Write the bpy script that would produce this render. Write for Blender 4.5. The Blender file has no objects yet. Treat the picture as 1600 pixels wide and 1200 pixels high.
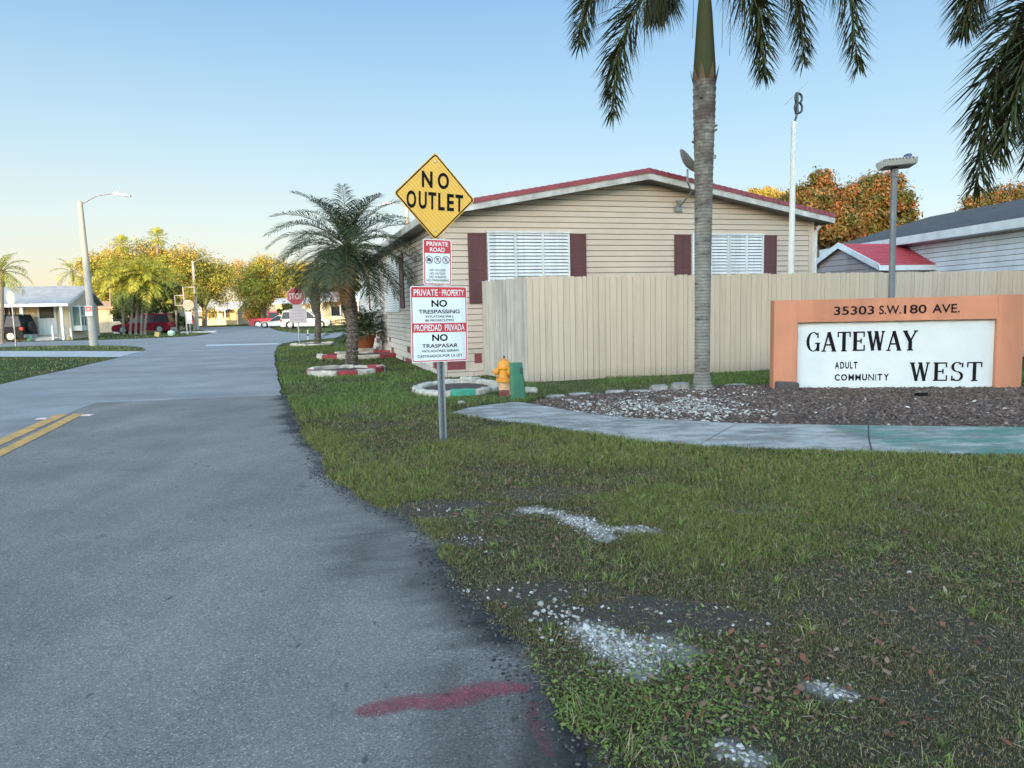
import bpy, math, random
import numpy as np
from mathutils import Vector, Matrix
random.seed(7)
rng = np.random.default_rng(11)
R = math.radians
scn = bpy.context.scene
col = scn.collection

# ------------------------------------------------------------------ camera
FPX, EYE = 1130.0, 1.35
PITCH, ROLL = math.atan(118 / FPX), 0.024
Fv = Vector((0, math.cos(PITCH), -math.sin(PITCH)))
R0 = Vector((1, 0, 0)); U0 = Vector((0, math.sin(PITCH), math.cos(PITCH)))
Rv = R0 * math.cos(ROLL) - U0 * math.sin(ROLL)
Uv = U0 * math.cos(ROLL) + R0 * math.sin(ROLL)
CAM = Vector((0, 0, EYE))
cd = bpy.data.cameras.new("camera"); co = bpy.data.objects.new("camera", cd); col.objects.link(co)
cd.sensor_width = 36; cd.lens = FPX / 1600 * 36; cd.clip_end = 3000; cd.clip_start = 0.05
M3 = Matrix((Rv, Uv, -Fv)).transposed()
co.matrix_world = Matrix.Translation(CAM) @ M3.to_4x4()
scn.camera = co

def ray(px, py):
    return (Fv * FPX + Rv * (px - 800) - Uv * (py - 600)).normalized()
def gr(px, py, z=0.0):                 # where the photo's pixel meets the ground
    d = ray(px, py); t = (z - EYE) / d.z
    return CAM + d * t
def atY(px, py, Y):                    # the point of a pixel's ray at depth Y
    d = ray(px, py)
    return CAM + d * (Y / d.y)
def on_plane(px, py, P, n):
    d = ray(px, py); t = (P - CAM).dot(n) / d.dot(n)
    return CAM + d * t

# ------------------------------------------------------------------ materials
def NT(name):
    m = bpy.data.materials.new(name); m.use_nodes = True
    return m, m.node_tree, m.node_tree.nodes['Principled BSDF']
def ramp(nt, src, stops):
    r = nt.nodes.new('ShaderNodeValToRGB')
    el = r.color_ramp.elements
    while len(el) < len(stops): el.new(0.5)
    for e, (p, c) in zip(el, stops):
        e.position = p; e.color = (c[0], c[1], c[2], 1) if hasattr(c, '__len__') else (c, c, c, 1)
    nt.links.new(src, r.inputs[0]); return r.outputs[0]
def coords(nt, world=False):
    if world: return nt.nodes.new('ShaderNodeNewGeometry').outputs['Position']
    return nt.nodes.new('ShaderNodeTexCoord').outputs['Object']
def noise(nt, vec, scale, detail=4, rough=.55, stretch=None):
    if stretch:
        mp = nt.nodes.new('ShaderNodeMapping'); mp.inputs['Scale'].default_value = stretch
        nt.links.new(vec, mp.inputs[0]); vec = mp.outputs[0]
    n = nt.nodes.new('ShaderNodeTexNoise'); n.inputs['Scale'].default_value = scale
    n.inputs['Detail'].default_value = detail; n.inputs['Roughness'].default_value = rough
    nt.links.new(vec, n.inputs['Vector']); return n.outputs['Fac']
def mixc(nt, fac, a, b, mode='MIX'):
    m = nt.nodes.new('ShaderNodeMix'); m.data_type = 'RGBA'; m.blend_type = mode
    for sock, v in ((m.inputs['Factor'], fac), (m.inputs['A'], a), (m.inputs['B'], b)):
        pass
    def put(s, v):
        if hasattr(v, 'is_linked') or isinstance(v, bpy.types.NodeSocket): nt.links.new(v, s)
        elif hasattr(v, '__len__'): s.default_value = (v[0], v[1], v[2], 1)
        else: s.default_value = v
    put(m.inputs[0], fac); put(m.inputs[6], a); put(m.inputs[7], b)
    return m.outputs[2]
def attr(nt, name):
    a = nt.nodes.new('ShaderNodeAttribute'); a.attribute_name = name; return a
def bump(nt, b, h, strength, dist=.01):
    n = nt.nodes.new('ShaderNodeBump'); n.inputs['Strength'].default_value = strength
    n.inputs['Distance'].default_value = dist
    nt.links.new(h, n.inputs['Height']); nt.links.new(n.outputs[0], b.inputs['Normal'])
def island(nt):
    return nt.nodes.new('ShaderNodeNewGeometry').outputs['Random Per Island']

MC = {}
def mat(name, c, rough=.6, var=.15, scale=3.0, bmp=.0, bscale=60, metal=0.0, stretch=None, streak=None, c2=None, spec=.5):
    """painted / cast surface with broad dirt variation, fine grain and optional vertical streaks"""
    if name in MC: return MC[name]
    m, nt, b = NT(name)
    v = coords(nt)
    n1 = noise(nt, v, scale, 5, .6, stretch)
    dark = [x * (1 - var) for x in c]; lite = [min(1, x * (1 + var)) for x in c]
    if c2: dark = c2
    o = ramp(nt, n1, [(.3, dark), (.7, lite)])
    if streak:
        s = noise(nt, v, 1.0, 6, .65, (streak, streak, .35))
        o = mixc(nt, ramp(nt, s, [(.42, 0), (.75, .55)]), o, [x * .45 for x in c])
    nt.links.new(o, b.inputs['Base Color'])
    rr = ramp(nt, noise(nt, v, scale * 4), [(.3, max(0, rough - .12)), (.7, min(1, rough + .12))])
    nt.links.new(rr, b.inputs['Roughness'])
    b.inputs['Metallic'].default_value = metal
    b.inputs['Specular IOR Level'].default_value = spec
    if bmp: bump(nt, b, noise(nt, v, bscale, 4), bmp, .01)
    MC[name] = m; return m
def leafmat(name, cols, trans=.35, rough=.55, world_var=None):
    if name in MC: return MC[name]
    m, nt, b = NT(name)
    st = [(i / (len(cols) - 1), c) for i, c in enumerate(cols)]
    o = ramp(nt, island(nt), st)
    if world_var:
        o = mixc(nt, ramp(nt, noise(nt, coords(nt), world_var[0], 3), [(.4, 0), (.62, 1)]), o, world_var[1])
    nt.links.new(o, b.inputs['Base Color']); b.inputs['Roughness'].default_value = rough
    b.inputs['Specular IOR Level'].default_value = .3
    if trans:
        t = nt.nodes.new('ShaderNodeBsdfTranslucent'); nt.links.new(o, t.inputs[0])
        mx = nt.nodes.new('ShaderNodeMixShader'); mx.inputs[0].default_value = trans
        nt.links.new(b.outputs[0], mx.inputs[1]); nt.links.new(t.outputs[0], mx.inputs[2])
        nt.links.new(mx.outputs[0], nt.nodes['Material Output'].inputs[0])
    MC[name] = m; return m

# ------------------------------------------------------------------ mesh builder
class MB:
    def __init__(s): s.v = []; s.f = []; s.m = []
    def add(s, vs, fs, mi=0):
        o = len(s.v); s.v += [tuple(v) for v in vs]
        s.f += [tuple(i + o for i in f) for f in fs]; s.m += [mi] * len(fs); return s
    def box(s, lo, hi, M=None, mi=0):
        x0, y0, z0 = lo; x1, y1, z1 = hi
        vs = [Vector(p) for p in ((x0,y0,z0),(x1,y0,z0),(x1,y1,z0),(x0,y1,z0),(x0,y0,z1),(x1,y0,z1),(x1,y1,z1),(x0,y1,z1))]
        if M: vs = [M @ v for v in vs]
        return s.add(vs, [(0,3,2,1),(4,5,6,7),(0,1,5,4),(1,2,6,5),(2,3,7,6),(3,0,4,7)], mi)
    def bbox(s, lo, hi, r=.01, M=None, mi=0):      # box with chamfered vertical & top edges
        x0, y0, z0 = lo; x1, y1, z1 = hi
        def ring(i, z): return [(x0+i+r,y0+i,z),(x1-i-r,y0+i,z),(x1-i,y0+i+r,z),(x1-i,y1-i-r,z),(x1-i-r,y1-i,z),(x0+i+r,y1-i,z),(x0+i,y1-i-r,z),(x0+i,y0+i+r,z)]
        return s.rings([ring(r*.6, z0), ring(0, z0+r), ring(0, z1-r), ring(r*.8, z1)], True, M, mi)
    def rings(s, rs, caps=True, M=None, mi=0):
        n = len(rs[0]); vs = [Vector(p) for r in rs for p in r]
        if M: vs = [M @ v for v in vs]
        fs = [(a*n+i, a*n+(i+1)%n, (a+1)*n+(i+1)%n, (a+1)*n+i) for a in range(len(rs)-1) for i in range(n)]
        if caps: fs += [tuple(range(n-1,-1,-1)), tuple((len(rs)-1)*n+i for i in range(n))]
        return s.add(vs, fs, mi)
    def tube(s, pts, rad, n=8, mi=0, caps=True):
        pts = [Vector(p) for p in pts]
        if not hasattr(rad, '__len__'): rad = [rad]*len(pts)
        rs = []; u = None
        for i, p in enumerate(pts):
            t = (pts[min(i+1, len(pts)-1)] - pts[max(i-1, 0)]).normalized()
            if u is None: u = t.cross(Vector((0,0,1)) if abs(t.z) < .9 else Vector((1,0,0))).normalized()
            else: u = (u - t*u.dot(t)).normalized()
            w = t.cross(u)
            rs.append([p + (u*math.cos(a) + w*math.sin(a))*rad[i] for a in [2*math.pi*k/n for k in range(n)]])
        return s.rings(rs, caps, None, mi)
    def lathe(s, prof, n=16, M=None, mi=0):
        return s.rings([[(r*math.cos(2*math.pi*k/n), r*math.sin(2*math.pi*k/n), z) for k in range(n)] for r, z in prof], True, M, mi)
    def prism(s, poly, a, b, axis='y', M=None, mi=0):   # poly of (u, v); extruded along axis
        n = len(poly)
        P = {'y': lambda u,v,w:(u,w,v), 'x': lambda u,v,w:(w,u,v), 'z': lambda u,v,w:(u,v,w)}[axis]
        vs = [Vector(P(u,v,a)) for u,v in poly] + [Vector(P(u,v,b)) for u,v in poly]
        if M: vs = [M @ v for v in vs]
        fs = [tuple(range(n-1,-1,-1)), tuple(range(n,2*n))] + [(i,(i+1)%n,n+(i+1)%n,n+i) for i in range(n)]
        return s.add(vs, fs, mi)
    def build(s, name, mats, parent=None, smooth=False, M=None):
        me = bpy.data.meshes.new(name)
        vs = s.v if M is None else [tuple(M @ Vector(v)) for v in s.v]
        me.from_pydata(vs, [], s.f)
        if not isinstance(mats, (list, tuple)): mats = [mats]
        for m in mats: me.materials.append(m)
        if len(mats) > 1: me.polygons.foreach_set('material_index', s.m)
        me.update()
        import bmesh
        bm = bmesh.new(); bm.from_mesh(me); bmesh.ops.recalc_face_normals(bm, faces=bm.faces); bm.to_mesh(me); bm.free()
        if smooth:
            me.shade_smooth()
            try: me.set_sharp_from_angle(angle=R(40))
            except Exception: pass
        o = bpy.data.objects.new(name, me); col.objects.link(o)
        if parent: o.parent = parent
        return o
def npmesh(name, V, F, mat_, parent=None, attrs=None):   # V (n,3), F (m,k)
    me = bpy.data.meshes.new(name); k = F.shape[1]
    me.vertices.add(len(V)); me.vertices.foreach_set('co', np.ascontiguousarray(V, dtype=np.float32).ravel())
    me.loops.add(F.size); me.loops.foreach_set('vertex_index', np.ascontiguousarray(F, dtype=np.int32).ravel())
    me.polygons.add(len(F)); me.polygons.foreach_set('loop_start', np.arange(0, F.size, k, dtype=np.int32))
    try: me.polygons.foreach_set('loop_total', np.full(len(F), k, dtype=np.int32))
    except Exception: pass
    me.update(calc_edges=True)
    for nm, a in (attrs or {}).items():
        if a.ndim == 2:
            at = me.color_attributes.new(nm, 'FLOAT_COLOR', 'POINT')
            at.data.foreach_set('color', np.hstack([a, np.ones((len(a),1))]).astype(np.float32).ravel())
        else:
            at = me.attributes.new(nm, 'FLOAT', 'POINT'); at.data.foreach_set('value', a.astype(np.float32))
    me.materials.append(mat_); me.validate()
    o = bpy.data.objects.new(name, me); col.objects.link(o)
    if parent: o.parent = parent
    return o
def tag(o, label=None, cat=None, group=None, kind=None):
    if label: o['label'] = label
    if cat: o['category'] = cat
    if group: o['group'] = group
    if kind: o['kind'] = kind
    return o
def thing(name, label, cat, loc=(0,0,0), rz=0, group=None):
    o = bpy.data.objects.new(name, None); col.objects.link(o)
    o.location = loc; o.rotation_euler = (0,0,rz); o.empty_display_size = .2
    return tag(o, label, cat, group)
def dup(root, loc, rz=0, label=None, scale=None):
    r = root.copy(); col.objects.link(r); r.location = loc; r.rotation_euler = (0,0,rz)
    if label: r['label'] = label
    if scale: r.scale = scale
    for ch in list(root.children):
        c = ch.copy(); col.objects.link(c); c.parent = r
        for g in ch.children:
            d = g.copy(); col.objects.link(d); d.parent = c
    return r

# ------------------------------------------------------------------ numpy noise
_T = np.random.default_rng(5).random((256, 256))
def vnoise(x, y, s=1.0, ox=0, oy=0):
    x = np.asarray(x, float)*s + ox + 1000; y = np.asarray(y, float)*s + oy + 1000
    xi = np.floor(x).astype(int); yi = np.floor(y).astype(int); fx = x-xi; fy = y-yi
    fx = fx*fx*(3-2*fx); fy = fy*fy*(3-2*fy)
    g = lambda a, b: _T[a % 256, b % 256]
    return (g(xi,yi)*(1-fx)+g(xi+1,yi)*fx)*(1-fy) + (g(xi,yi+1)*(1-fx)+g(xi+1,yi+1)*fx)*fy
def fbm(x, y, s=1.0, o=0, n=4):
    a = 0; w = .5; t = 0
    for k in range(n):
        a = a + w*vnoise(x, y, s*2**k, o+17.3*k, o*1.7+9.1*k); t += w; w *= .55
    return a/t
def sstep(a, b, x): t = np.clip((x-a)/(b-a), 0, 1); return t*t*(3-2*t)
def inpoly(x, y, poly):
    ins = np.zeros(np.shape(x), bool); n = len(poly)
    for i in range(n):
        x1, y1 = poly[i][:2]; x2, y2 = poly[(i+1) % n][:2]
        if y1 == y2: continue
        c = ((y1 > y) != (y2 > y)) & (x < (x2-x1)*(y-y1)/(y2-y1)+x1)
        ins ^= c
    return ins

# ------------------------------------------------------------------ lettering
_tc = {}
def text_geo(s, bold=0.0):
    k = (s, bold)
    if k in _tc: return _tc[k]
    cu = bpy.data.curves.new('t', 'FONT'); cu.body = s; cu.size = 1; cu.offset = bold; cu.resolution_u = 4; cu.fill_mode = 'FRONT'
    ob = bpy.data.objects.new('t', cu); col.objects.link(ob)
    dg = bpy.context.evaluated_depsgraph_get(); me = bpy.data.meshes.new_from_object(ob.evaluated_get(dg))
    vs = np.array([v.co[:2] for v in me.vertices]); fs = [tuple(p.vertices) for p in me.polygons]
    bpy.data.objects.remove(ob); bpy.data.curves.remove(cu); bpy.data.meshes.remove(me)
    lo = vs.min(0); hi = vs.max(0); vs = (vs-lo)/(hi-lo)
    _tc[k] = (vs, fs, (hi-lo)[0]/(hi-lo)[1]); return _tc[k]
def text(mb, s, x0, x1, z0, z1, y, bold=0.0, mi=0):   # lettering in the local x-z plane at depth y
    vs, fs, a = text_geo(s, bold)
    mb.add([(x0+(x1-x0)*u, y, z0+(z1-z0)*v) for u, v in vs], fs, mi)
SER = {  # slab-serif capitals as strokes (x0,z0,x1,z1,w) in a unit box; arcs as point lists
 'A': (.95, [(.14,0,.47,1,.07),(.47,1,.84,0,.15),(.24,.33,.7,.33,.07),(0,.0,.3,.0,.06),(.66,.0,.98,.0,.06)]),
 'T': (.85, [(.425,0,.425,1,.15),(.02,.97,.83,.97,.06),(.04,.72,.04,1,.06),(.81,.72,.81,1,.06),(.24,.0,.61,.0,.06)]),
 'E': (.85, [(.2,0,.2,1,.15),(.04,.97,.78,.97,.06),(.04,.03,.8,.03,.06),(.2,.51,.58,.51,.06),(.77,.72,.77,1,.06),(.79,0,.79,.3,.06),(.58,.38,.58,.64,.06)]),
 'W': (1.15,[(.14,1,.4,0,.14),(.4,0,.6,1,.07),(.6,1,.84,0,.14),(.84,0,1.04,1,.07),(0,.98,.3,.98,.06),(.46,.98,.72,.98,.06),(.92,.98,1.15,.98,.06)]),
 'Y': (.95, [(.12,1,.47,.45,.15),(.47,.45,.82,1,.07),(.47,0,.47,.48,.15),(0,.98,.3,.98,.06),(.68,.98,.96,.98,.06),(.28,.0,.66,.0,.06)]),
 'G': (.9,  ['arc',(.47,.5,.36,.5,50,325,.13),(.78,.0,.78,.4,.12),(.58,.42,.92,.42,.06),(.76,.7,.76,.98,.06)]),
 'S': (.75, ['arc',(.36,.75,.25,.25,35,270,.12),'arc',(.36,.25,.27,.25,-145,90,.12),(.66,.72,.66,.98,.06),(.08,.0,.08,.28,.06)]),
}
def serif(mb, s, x0, x1, z0, z1, y, gap=.14):
    adv = sum(SER[c][0] for c in s)+gap*(len(s)-1); sx = (x1-x0)/adv; sz = z1-z0; x = 0; k = 0
    def stroke(a, b, c, d, w):
        nonlocal k
        A = Vector((a*sx, b*sz)); B = Vector((c*sx, d*sz)); t = (B-A).normalized(); n = Vector((-t.y, t.x))*w*1.18*sz*.5
        yy = y - .0006*(k % 9); k += 1
        q = [A+n, B+n, B-n, A-n]
        zc = lambda v: min(max(v, -.03*sz), 1.03*sz)
        mb.add([(x0+x*sx+p.x, yy, z0+zc(p.y)) for p in q], [(0,1,2,3)])
    for c in s:
        it = SER[c][1]; i = 0
        while i < len(it):
            if it[i] == 'arc':
                cx, cz, rx, rz, a0, a1, w = it[i+1]
                N = 16; out = []; inn = []
                for j in range(N+1):
                    a = R(a0+(a1-a0)*j/N); cw = w*(.45+.75*abs(math.cos(a)))
                    out.append(((cx+rx*math.cos(a)*1.0)*sx+cw*.5*sz*math.cos(a), (cz+rz*math.sin(a))*sz+cw*.5*sz*math.sin(a)*.6))
                    inn.append(((cx+rx*math.cos(a))*sx-cw*.5*sz*math.cos(a), (cz+rz*math.sin(a))*sz-cw*.5*sz*math.sin(a)*.9))
                yy = y-.0006*(k % 9); k += 1
                vs = [(x0+x*sx+p[0], yy, z0+p[1]) for p in out+inn]
                mb.add(vs, [(j, j+1, N+2+j, N+1+j) for j in range(N)]); i += 2
            else: stroke(*it[i]); i += 1
        x += SER[c][0]+gap
# ------------------------------------------------------------------ light
scn.view_settings.view_transform = 'Standard'; scn.view_settings.look = 'None'; scn.view_settings.exposure = 0
GLOW = 1.8
SUN_EL, SUN_AZ = 7.0, 198.0          # degrees; azimuth clockwise from the view direction (+Y)
w = bpy.data.worlds.new("World"); scn.world = w; w.use_nodes = True
wn = w.node_tree; bg = wn.nodes['Background']
sky = wn.nodes.new('ShaderNodeTexSky'); sky.sky_type = 'NISHITA'; sky.sun_disc = False
sky.sun_elevation = R(SUN_EL); sky.sun_rotation = R(SUN_AZ)
sky.air_density = 1.0; sky.dust_density = 0.6; sky.ozone_density = 1.4; sky.altitude = 10
# a clear dusk sky: the Sky Texture, eased by height and azimuth towards the pale blue and cream of the hazy
# side away from the sun, and boosted and warmed on the sun's side to light the shaded ground
tcw = wn.nodes.new('ShaderNodeTexCoord'); spw = wn.nodes.new('ShaderNodeSeparateXYZ'); wn.links.new(tcw.outputs['Generated'], spw.inputs[0])
def wramp(src, a, b_, stops):
    mr = wn.nodes.new('ShaderNodeMapRange'); mr.inputs[1].default_value = a; mr.inputs[2].default_value = b_; wn.links.new(src, mr.inputs[0])
    return ramp(wn, mr.outputs[0], stops)
leftc = wramp(spw.outputs[2], 0, .6, [(0,(.98,.82,.55)),(.09,(.96,.90,.74)),(.2,(.84,.94,.92)),(.36,(.60,.83,.97)),(.62,(.30,.57,.90)),(1,(.22,.42,.74))])
rightc = wramp(spw.outputs[2], 0, .6, [(0,(.92,.90,.84)),(.09,(.84,.93,.96)),(.2,(.70,.88,.98)),(.36,(.52,.77,.97)),(.62,(.31,.57,.90)),(1,(.22,.42,.74))])
side = wramp(spw.outputs[0], -.45, .25, [(0,0),(1,1)])
rampc = mixc(wn, side, leftc, rightc)
nish = wn.nodes.new('ShaderNodeVectorMath'); nish.operation = 'SCALE'; wn.links.new(sky.outputs[0], nish.inputs[0]); nish.inputs['Scale'].default_value = .26
nis2 = wn.nodes.new('ShaderNodeVectorMath'); nis2.operation = 'SCALE'; wn.links.new(sky.outputs[0], nis2.inputs[0]); nis2.inputs['Scale'].default_value = GLOW
front = mixc(wn, .82, nish.outputs[0], rampc)
back = wramp(spw.outputs[1], .25, -.45, [(0,0),(1,1)])
wn.links.new(mixc(wn, back, front, mixc(wn, 1.0, nis2.outputs[0], (1.07,1.0,.90), 'MULTIPLY')), bg.inputs[0]); bg.inputs[1].default_value = 1.0
sd = bpy.data.lights.new("sun", 'SUN'); so = bpy.data.objects.new("sun", sd); col.objects.link(so)
sd.energy = 8.0; sd.angle = R(0.6); sd.color = (1.0, .63, .29)
sdir = Vector((math.sin(R(SUN_AZ))*math.cos(R(SUN_EL)), math.cos(R(SUN_AZ))*math.cos(R(SUN_EL)), math.sin(R(SUN_EL))))
so.rotation_euler = sdir.to_track_quat('Z', 'Y').to_euler(); so.location = (0, -20, 30)

# ------------------------------------------------------------------ ground
def grassbase(name):
    m, nt, b = NT(name); v = coords(nt, True)
    a = noise(nt, v, .35, 5); c = noise(nt, v, 6, 5, .7); d = noise(nt, v, 60, 3, .7)
    o = ramp(nt, a, [(.3, (.045,.070,.018)), (.5, (.070,.095,.026)), (.68, (.12,.11,.05))])
    o = mixc(nt, ramp(nt, c, [(.45, 0), (.7, .7)]), o, (.075,.066,.036))
    o = mixc(nt, ramp(nt, d, [(.35, .75), (.6, 0)]), o, (.012,.018,.007))
    nt.links.new(o, b.inputs['Base Color']); b.inputs['Roughness'].default_value = .95
    b.inputs['Specular IOR Level'].default_value = .1
    bump(nt, b, d, .8, .03); return m
GB = grassbase('lawn_ground')
g = MB()
g.add([(-1500,-300,-.006),(1500,-300,-.006),(1500,2200,-.006),(-1500,2200,-.006)], [(0,1,2,3)])
tag(g.build('ground', GB), kind='structure')

# road edge on the right, traced along the verge
EDGE_PX = [(930,1215),(915,1192),(922,1174),(855,1131),(837,1096),(807,1056),(763,995),(750,960),(715,925),(680,877),(645,837),(636,818),(579,796),(549,774),(500,752),(494,715),(478,695),(465,680),(458,655),(449,632),(441,612),(434,585),(431,566),(430,552),(434,543)]
EDGE = [gr(*p) for p in EDGE_PX]
ey = np.array([p.y for p in EDGE]); ex = np.array([p.x for p in EDGE])
o_ = np.argsort(ey); ey = ey[o_]; ex = ex[o_]
ey = np.concatenate([[-60, 0.9, 1.6], ey]); ex = np.concatenate([[1.6, .85, .6], ex])
def xedge(Y):
    Y = np.asarray(Y, float)
    return np.interp(Y, ey, ex) + (fbm(Y, Y*0+3, 3.5, 2)-.5)*.14*np.clip(Y/4,.4,1) + (fbm(Y, Y*0, 17, 9)-.5)*.06

def asphalt(name, base, far=False):
    m, nt, b = NT(name); v = coords(nt, True)
    fine = noise(nt, v, 210, 3, .8); mid = noise(nt, v, 28, 4, .6); big = noise(nt, v, .9, 5, .65)
    tr = noise(nt, v, 1.0, 6, .7, (1.9, .16, 1) if not far else (.10, .75, 1))
    o = ramp(nt, big, [(.3, [x*.74 for x in base]), (.7, [x*1.2 for x in base])])
    o = mixc(nt, ramp(nt, tr, [(.45, 0), (.66, .6 if far else .3)]), o, [x*(.55 if far else .66) for x in base])
    o = mixc(nt, ramp(nt, mid, [(.5, 0), (.75, .4)]), o, [x*.6 for x in base])
    vo = nt.nodes.new('ShaderNodeTexVoronoi'); vo.inputs['Scale'].default_value = 170; nt.links.new(v, vo.inputs['Vector'])
    sep = nt.nodes.new('ShaderNodeSeparateColor'); nt.links.new(vo.outputs['Color'], sep.inputs[0])
    st = ramp(nt, sep.outputs[0], [(.0, .50), (.5, .95), (.9, 1.1), (.985, 1.9)])
    o = mixc(nt, .8, o, st, 'MULTIPLY')
    st2 = ramp(nt, fine, [(.32, .40), (.68, 1.6)])
    o = mixc(nt, .8, o, st2, 'MULTIPLY')
    crk = nt.nodes.new('ShaderNodeTexVoronoi'); crk.inputs['Scale'].default_value = .55; crk.feature = 'DISTANCE_TO_EDGE'
    wv = nt.nodes.new('ShaderNodeVectorMath'); wv.operation = 'ADD'
    nn = nt.nodes.new('ShaderNodeTexNoise'); nn.inputs['Scale'].default_value = 2.2; nn.inputs['Detail'].default_value = 6
    nt.links.new(v, nn.inputs['Vector']); nt.links.new(v, wv.inputs[0]); nt.links.new(nn.outputs['Color'], wv.inputs[1]); nt.links.new(wv.outputs[0], crk.inputs['Vector'])
    if not far:
        a = attr(nt, 'shoulder').outputs['Fac']
        o = mixc(nt, a, o, mixc(nt, ramp(nt, noise(nt, v, 45, 4, .75), [(.35, 0), (.7, 1)]), (.009,.009,.010), (.038,.036,.036)))
        pits = ramp(nt, noise(nt, v, 2.6, 8, .78, (1,.6,1)), [(.615, 0), (.65, .7)])
        o = mixc(nt, pits, o, [x*.45 for x in base])
        o = mixc(nt, ramp(nt, noise(nt, v, 14, 3, .5, (1,.5,1)), [(.70, 0), (.73, .85)]), o, [x*.25 for x in base])
        o = mixc(nt, ramp(nt, noise(nt, v, .55, 3, .5, (2.5,.25,1)), [(.5, 0), (.66, .14)]), o, [x*1.5 for x in base])
    nt.links.new(o, b.inputs['Base Color'])
    b.inputs['Roughness'].default_value = .62 if far else .85
    b.inputs['Specular IOR Level'].default_value = .5 if far else .35
    bump(nt, b, fine, .5, .004)
    return m
ASN, ASF = asphalt('old_asphalt', (.202,.186,.172)), asphalt('worn_asphalt', (.265,.262,.265), True)

YA, YB = gr(150,630), gr(437,618)
slope = (YB.y-YA.y)/(YB.x-YA.x)
pL = [gr(0,690), gr(100,648), gr(150,630)]      # where the dark patch gives way to the paler road on the left
sk = lambda p: p.y - slope*(p.x-YB.x)
lk = np.array([-60, sk(gr(-500,905)), sk(pL[0]), sk(pL[1]), sk(pL[2])]); lx = np.array([-14, gr(-500,905).x, pL[0].x, pL[1].x, pL[2].x])
rows = np.concatenate([np.linspace(-60, 1.0, 20), np.arange(1.05, 6, .03), np.arange(6, YB.y, .06), [YB.y]])
ts = np.concatenate([np.array([0,.004,.01,.02,.035,.05,.07,.09,.12,.15,.2,.26,.34,.45,.6,.8,1])])
V = []; SH = []
for k in rows:
    xr_ = float(xedge(k)); xl = float(np.interp(k, lk, lx))
    for t in ts:
        d = t*(xr_-xl); x = xr_-d; y = k+slope*(x-YB.x) if k > 2 else k
        V.append((x, y, .008-.006*math.exp(-d/.03)))
        wd = .21+.44*math.exp(-((k-3.7)/1.3)**2)+.12*math.exp(-((k-2.1)/.6)**2)+.08*(fbm(k, x, 1.7, 4)-.5)
        SH.append(d/wd)
V = np.array(V); SH = np.array(SH)
SH = np.clip(1.15-SH+1.9*(fbm(V[:,0], V[:,1], 3.2, 21)-.5)+.6*(fbm(V[:,0], V[:,1], 22, 3)-.5), 0, 1)*sstep(-.2, .3, 1.6-SH)
nr, nc = len(rows), len(ts)
idx = np.arange(nr*nc).reshape(nr, nc)
F = np.stack([idx[:-1,:-1].ravel(), idx[1:,:-1].ravel(), idx[1:,1:].ravel(), idx[:-1,1:].ravel()], 1)
tag(npmesh('near_road', V, F[:, ::-1], ASN, attrs={'shoulder': SH}), kind='structure')

# the paler road beyond and its two branches, one sheet
c1 = (-40, 0)
def P2(*pts): return [tuple(gr(*p))[:2] for p in pts]
left_far = gr(10, 534.3); left_near = gr(95, 539.2)
dL = Vector((-math.cos(R(5)), -math.sin(R(5))*.5)); 
def far_pt(p, dx, dy): return (p.x+dx, p.y+dy)
far_poly = ([(6, -60), (2.2, -20)] + [(float(xedge(y))-.03, float(y)) for y in np.arange(-1, 26, .5)]
  + P2((431,548),(433,541.5),(440,537),(462,533),(500,530),(540,526)) + [(9, 43.5), (60, 62), (60, 76), (8, 57)]
  + P2((480,521),(450,519),(432,516.5),(424,513),(419,510)) + [(-17, 92), (-24, 170), (-33, 170), (-24, 92)]
  + P2((305,512),(309,514.5),(325,517.5),(331,520.5),(322,523),(300,525.5),(244,528.2),(152,531.4),(60,533.6),(-60,536)) + [(-70, 36.5)]
  + [(-70, 30.5)] + P2((-100,544),(0,542.2),(60,540.4),(120,539.6),(180,539.8),(207,541),(222,543),(228,546)) + P2((224,549),(200,555),(187,558.5),(150,567),(100,579),(50,589),(0,601),(-200,655),(-800,860)) + [(-14, -60)])
m_ = MB(); m_.add([(x, y, .002) for x, y in far_poly], [tuple(range(len(far_poly)))])
fo = m_.build('far_road', ASF); tag(fo, kind='structure')
dp = P2((-200,548.4),(0,548.6),(120,548.7),(224,549),(205,553.5),(187,558.3),(100,557.8),(0,557.6),(-200,557.2))
CONC = mat('concrete', (.36,.37,.38), .85, .2, 1.5, .3, 90, c2=(.26,.27,.28))
m_ = MB(); m_.add([(x, y, .007) for x, y in dp], [tuple(range(len(dp)))]); tag(m_.build('driveway', CONC), kind='structure')

# painted lines on the road
YP = mat('yellow_road_paint', (.50,.27,.07), .8, .25, 6, .3, 120, c2=(.33,.20,.08))
WP = mat('white_road_paint', (.55,.56,.58), .8, .2, 6)
m_ = MB(); z_ = .0125
for q in [[(0,687),(0,697.5),(107,648.6),(89,648.6)], [(0,704.5),(0,715.5),(132,647.8),(115,647.8)]]:
    A, B, C_, D = [gr(*p) for p in q]
    ea = (A-D).normalized(); eb = (B-C_).normalized()
    A2 = A+ea*6; B2 = B+eb*6
    m_.add([(p.x, p.y, z_) for p in (A2, B2, C_, D)], [(0,1,2,3)])
tag(m_.build('yellow_road_lines', YP), kind='structure')
m_ = MB()
q = [gr(*p) for p in [(322,539.0),(322,540.6),(436,537.9),(436,536.6)]]
m_.add([(p.x, p.y, .006) for p in q], [(0,1,2,3)])
tag(m_.build('white_stop_line', WP), kind='structure')
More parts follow.
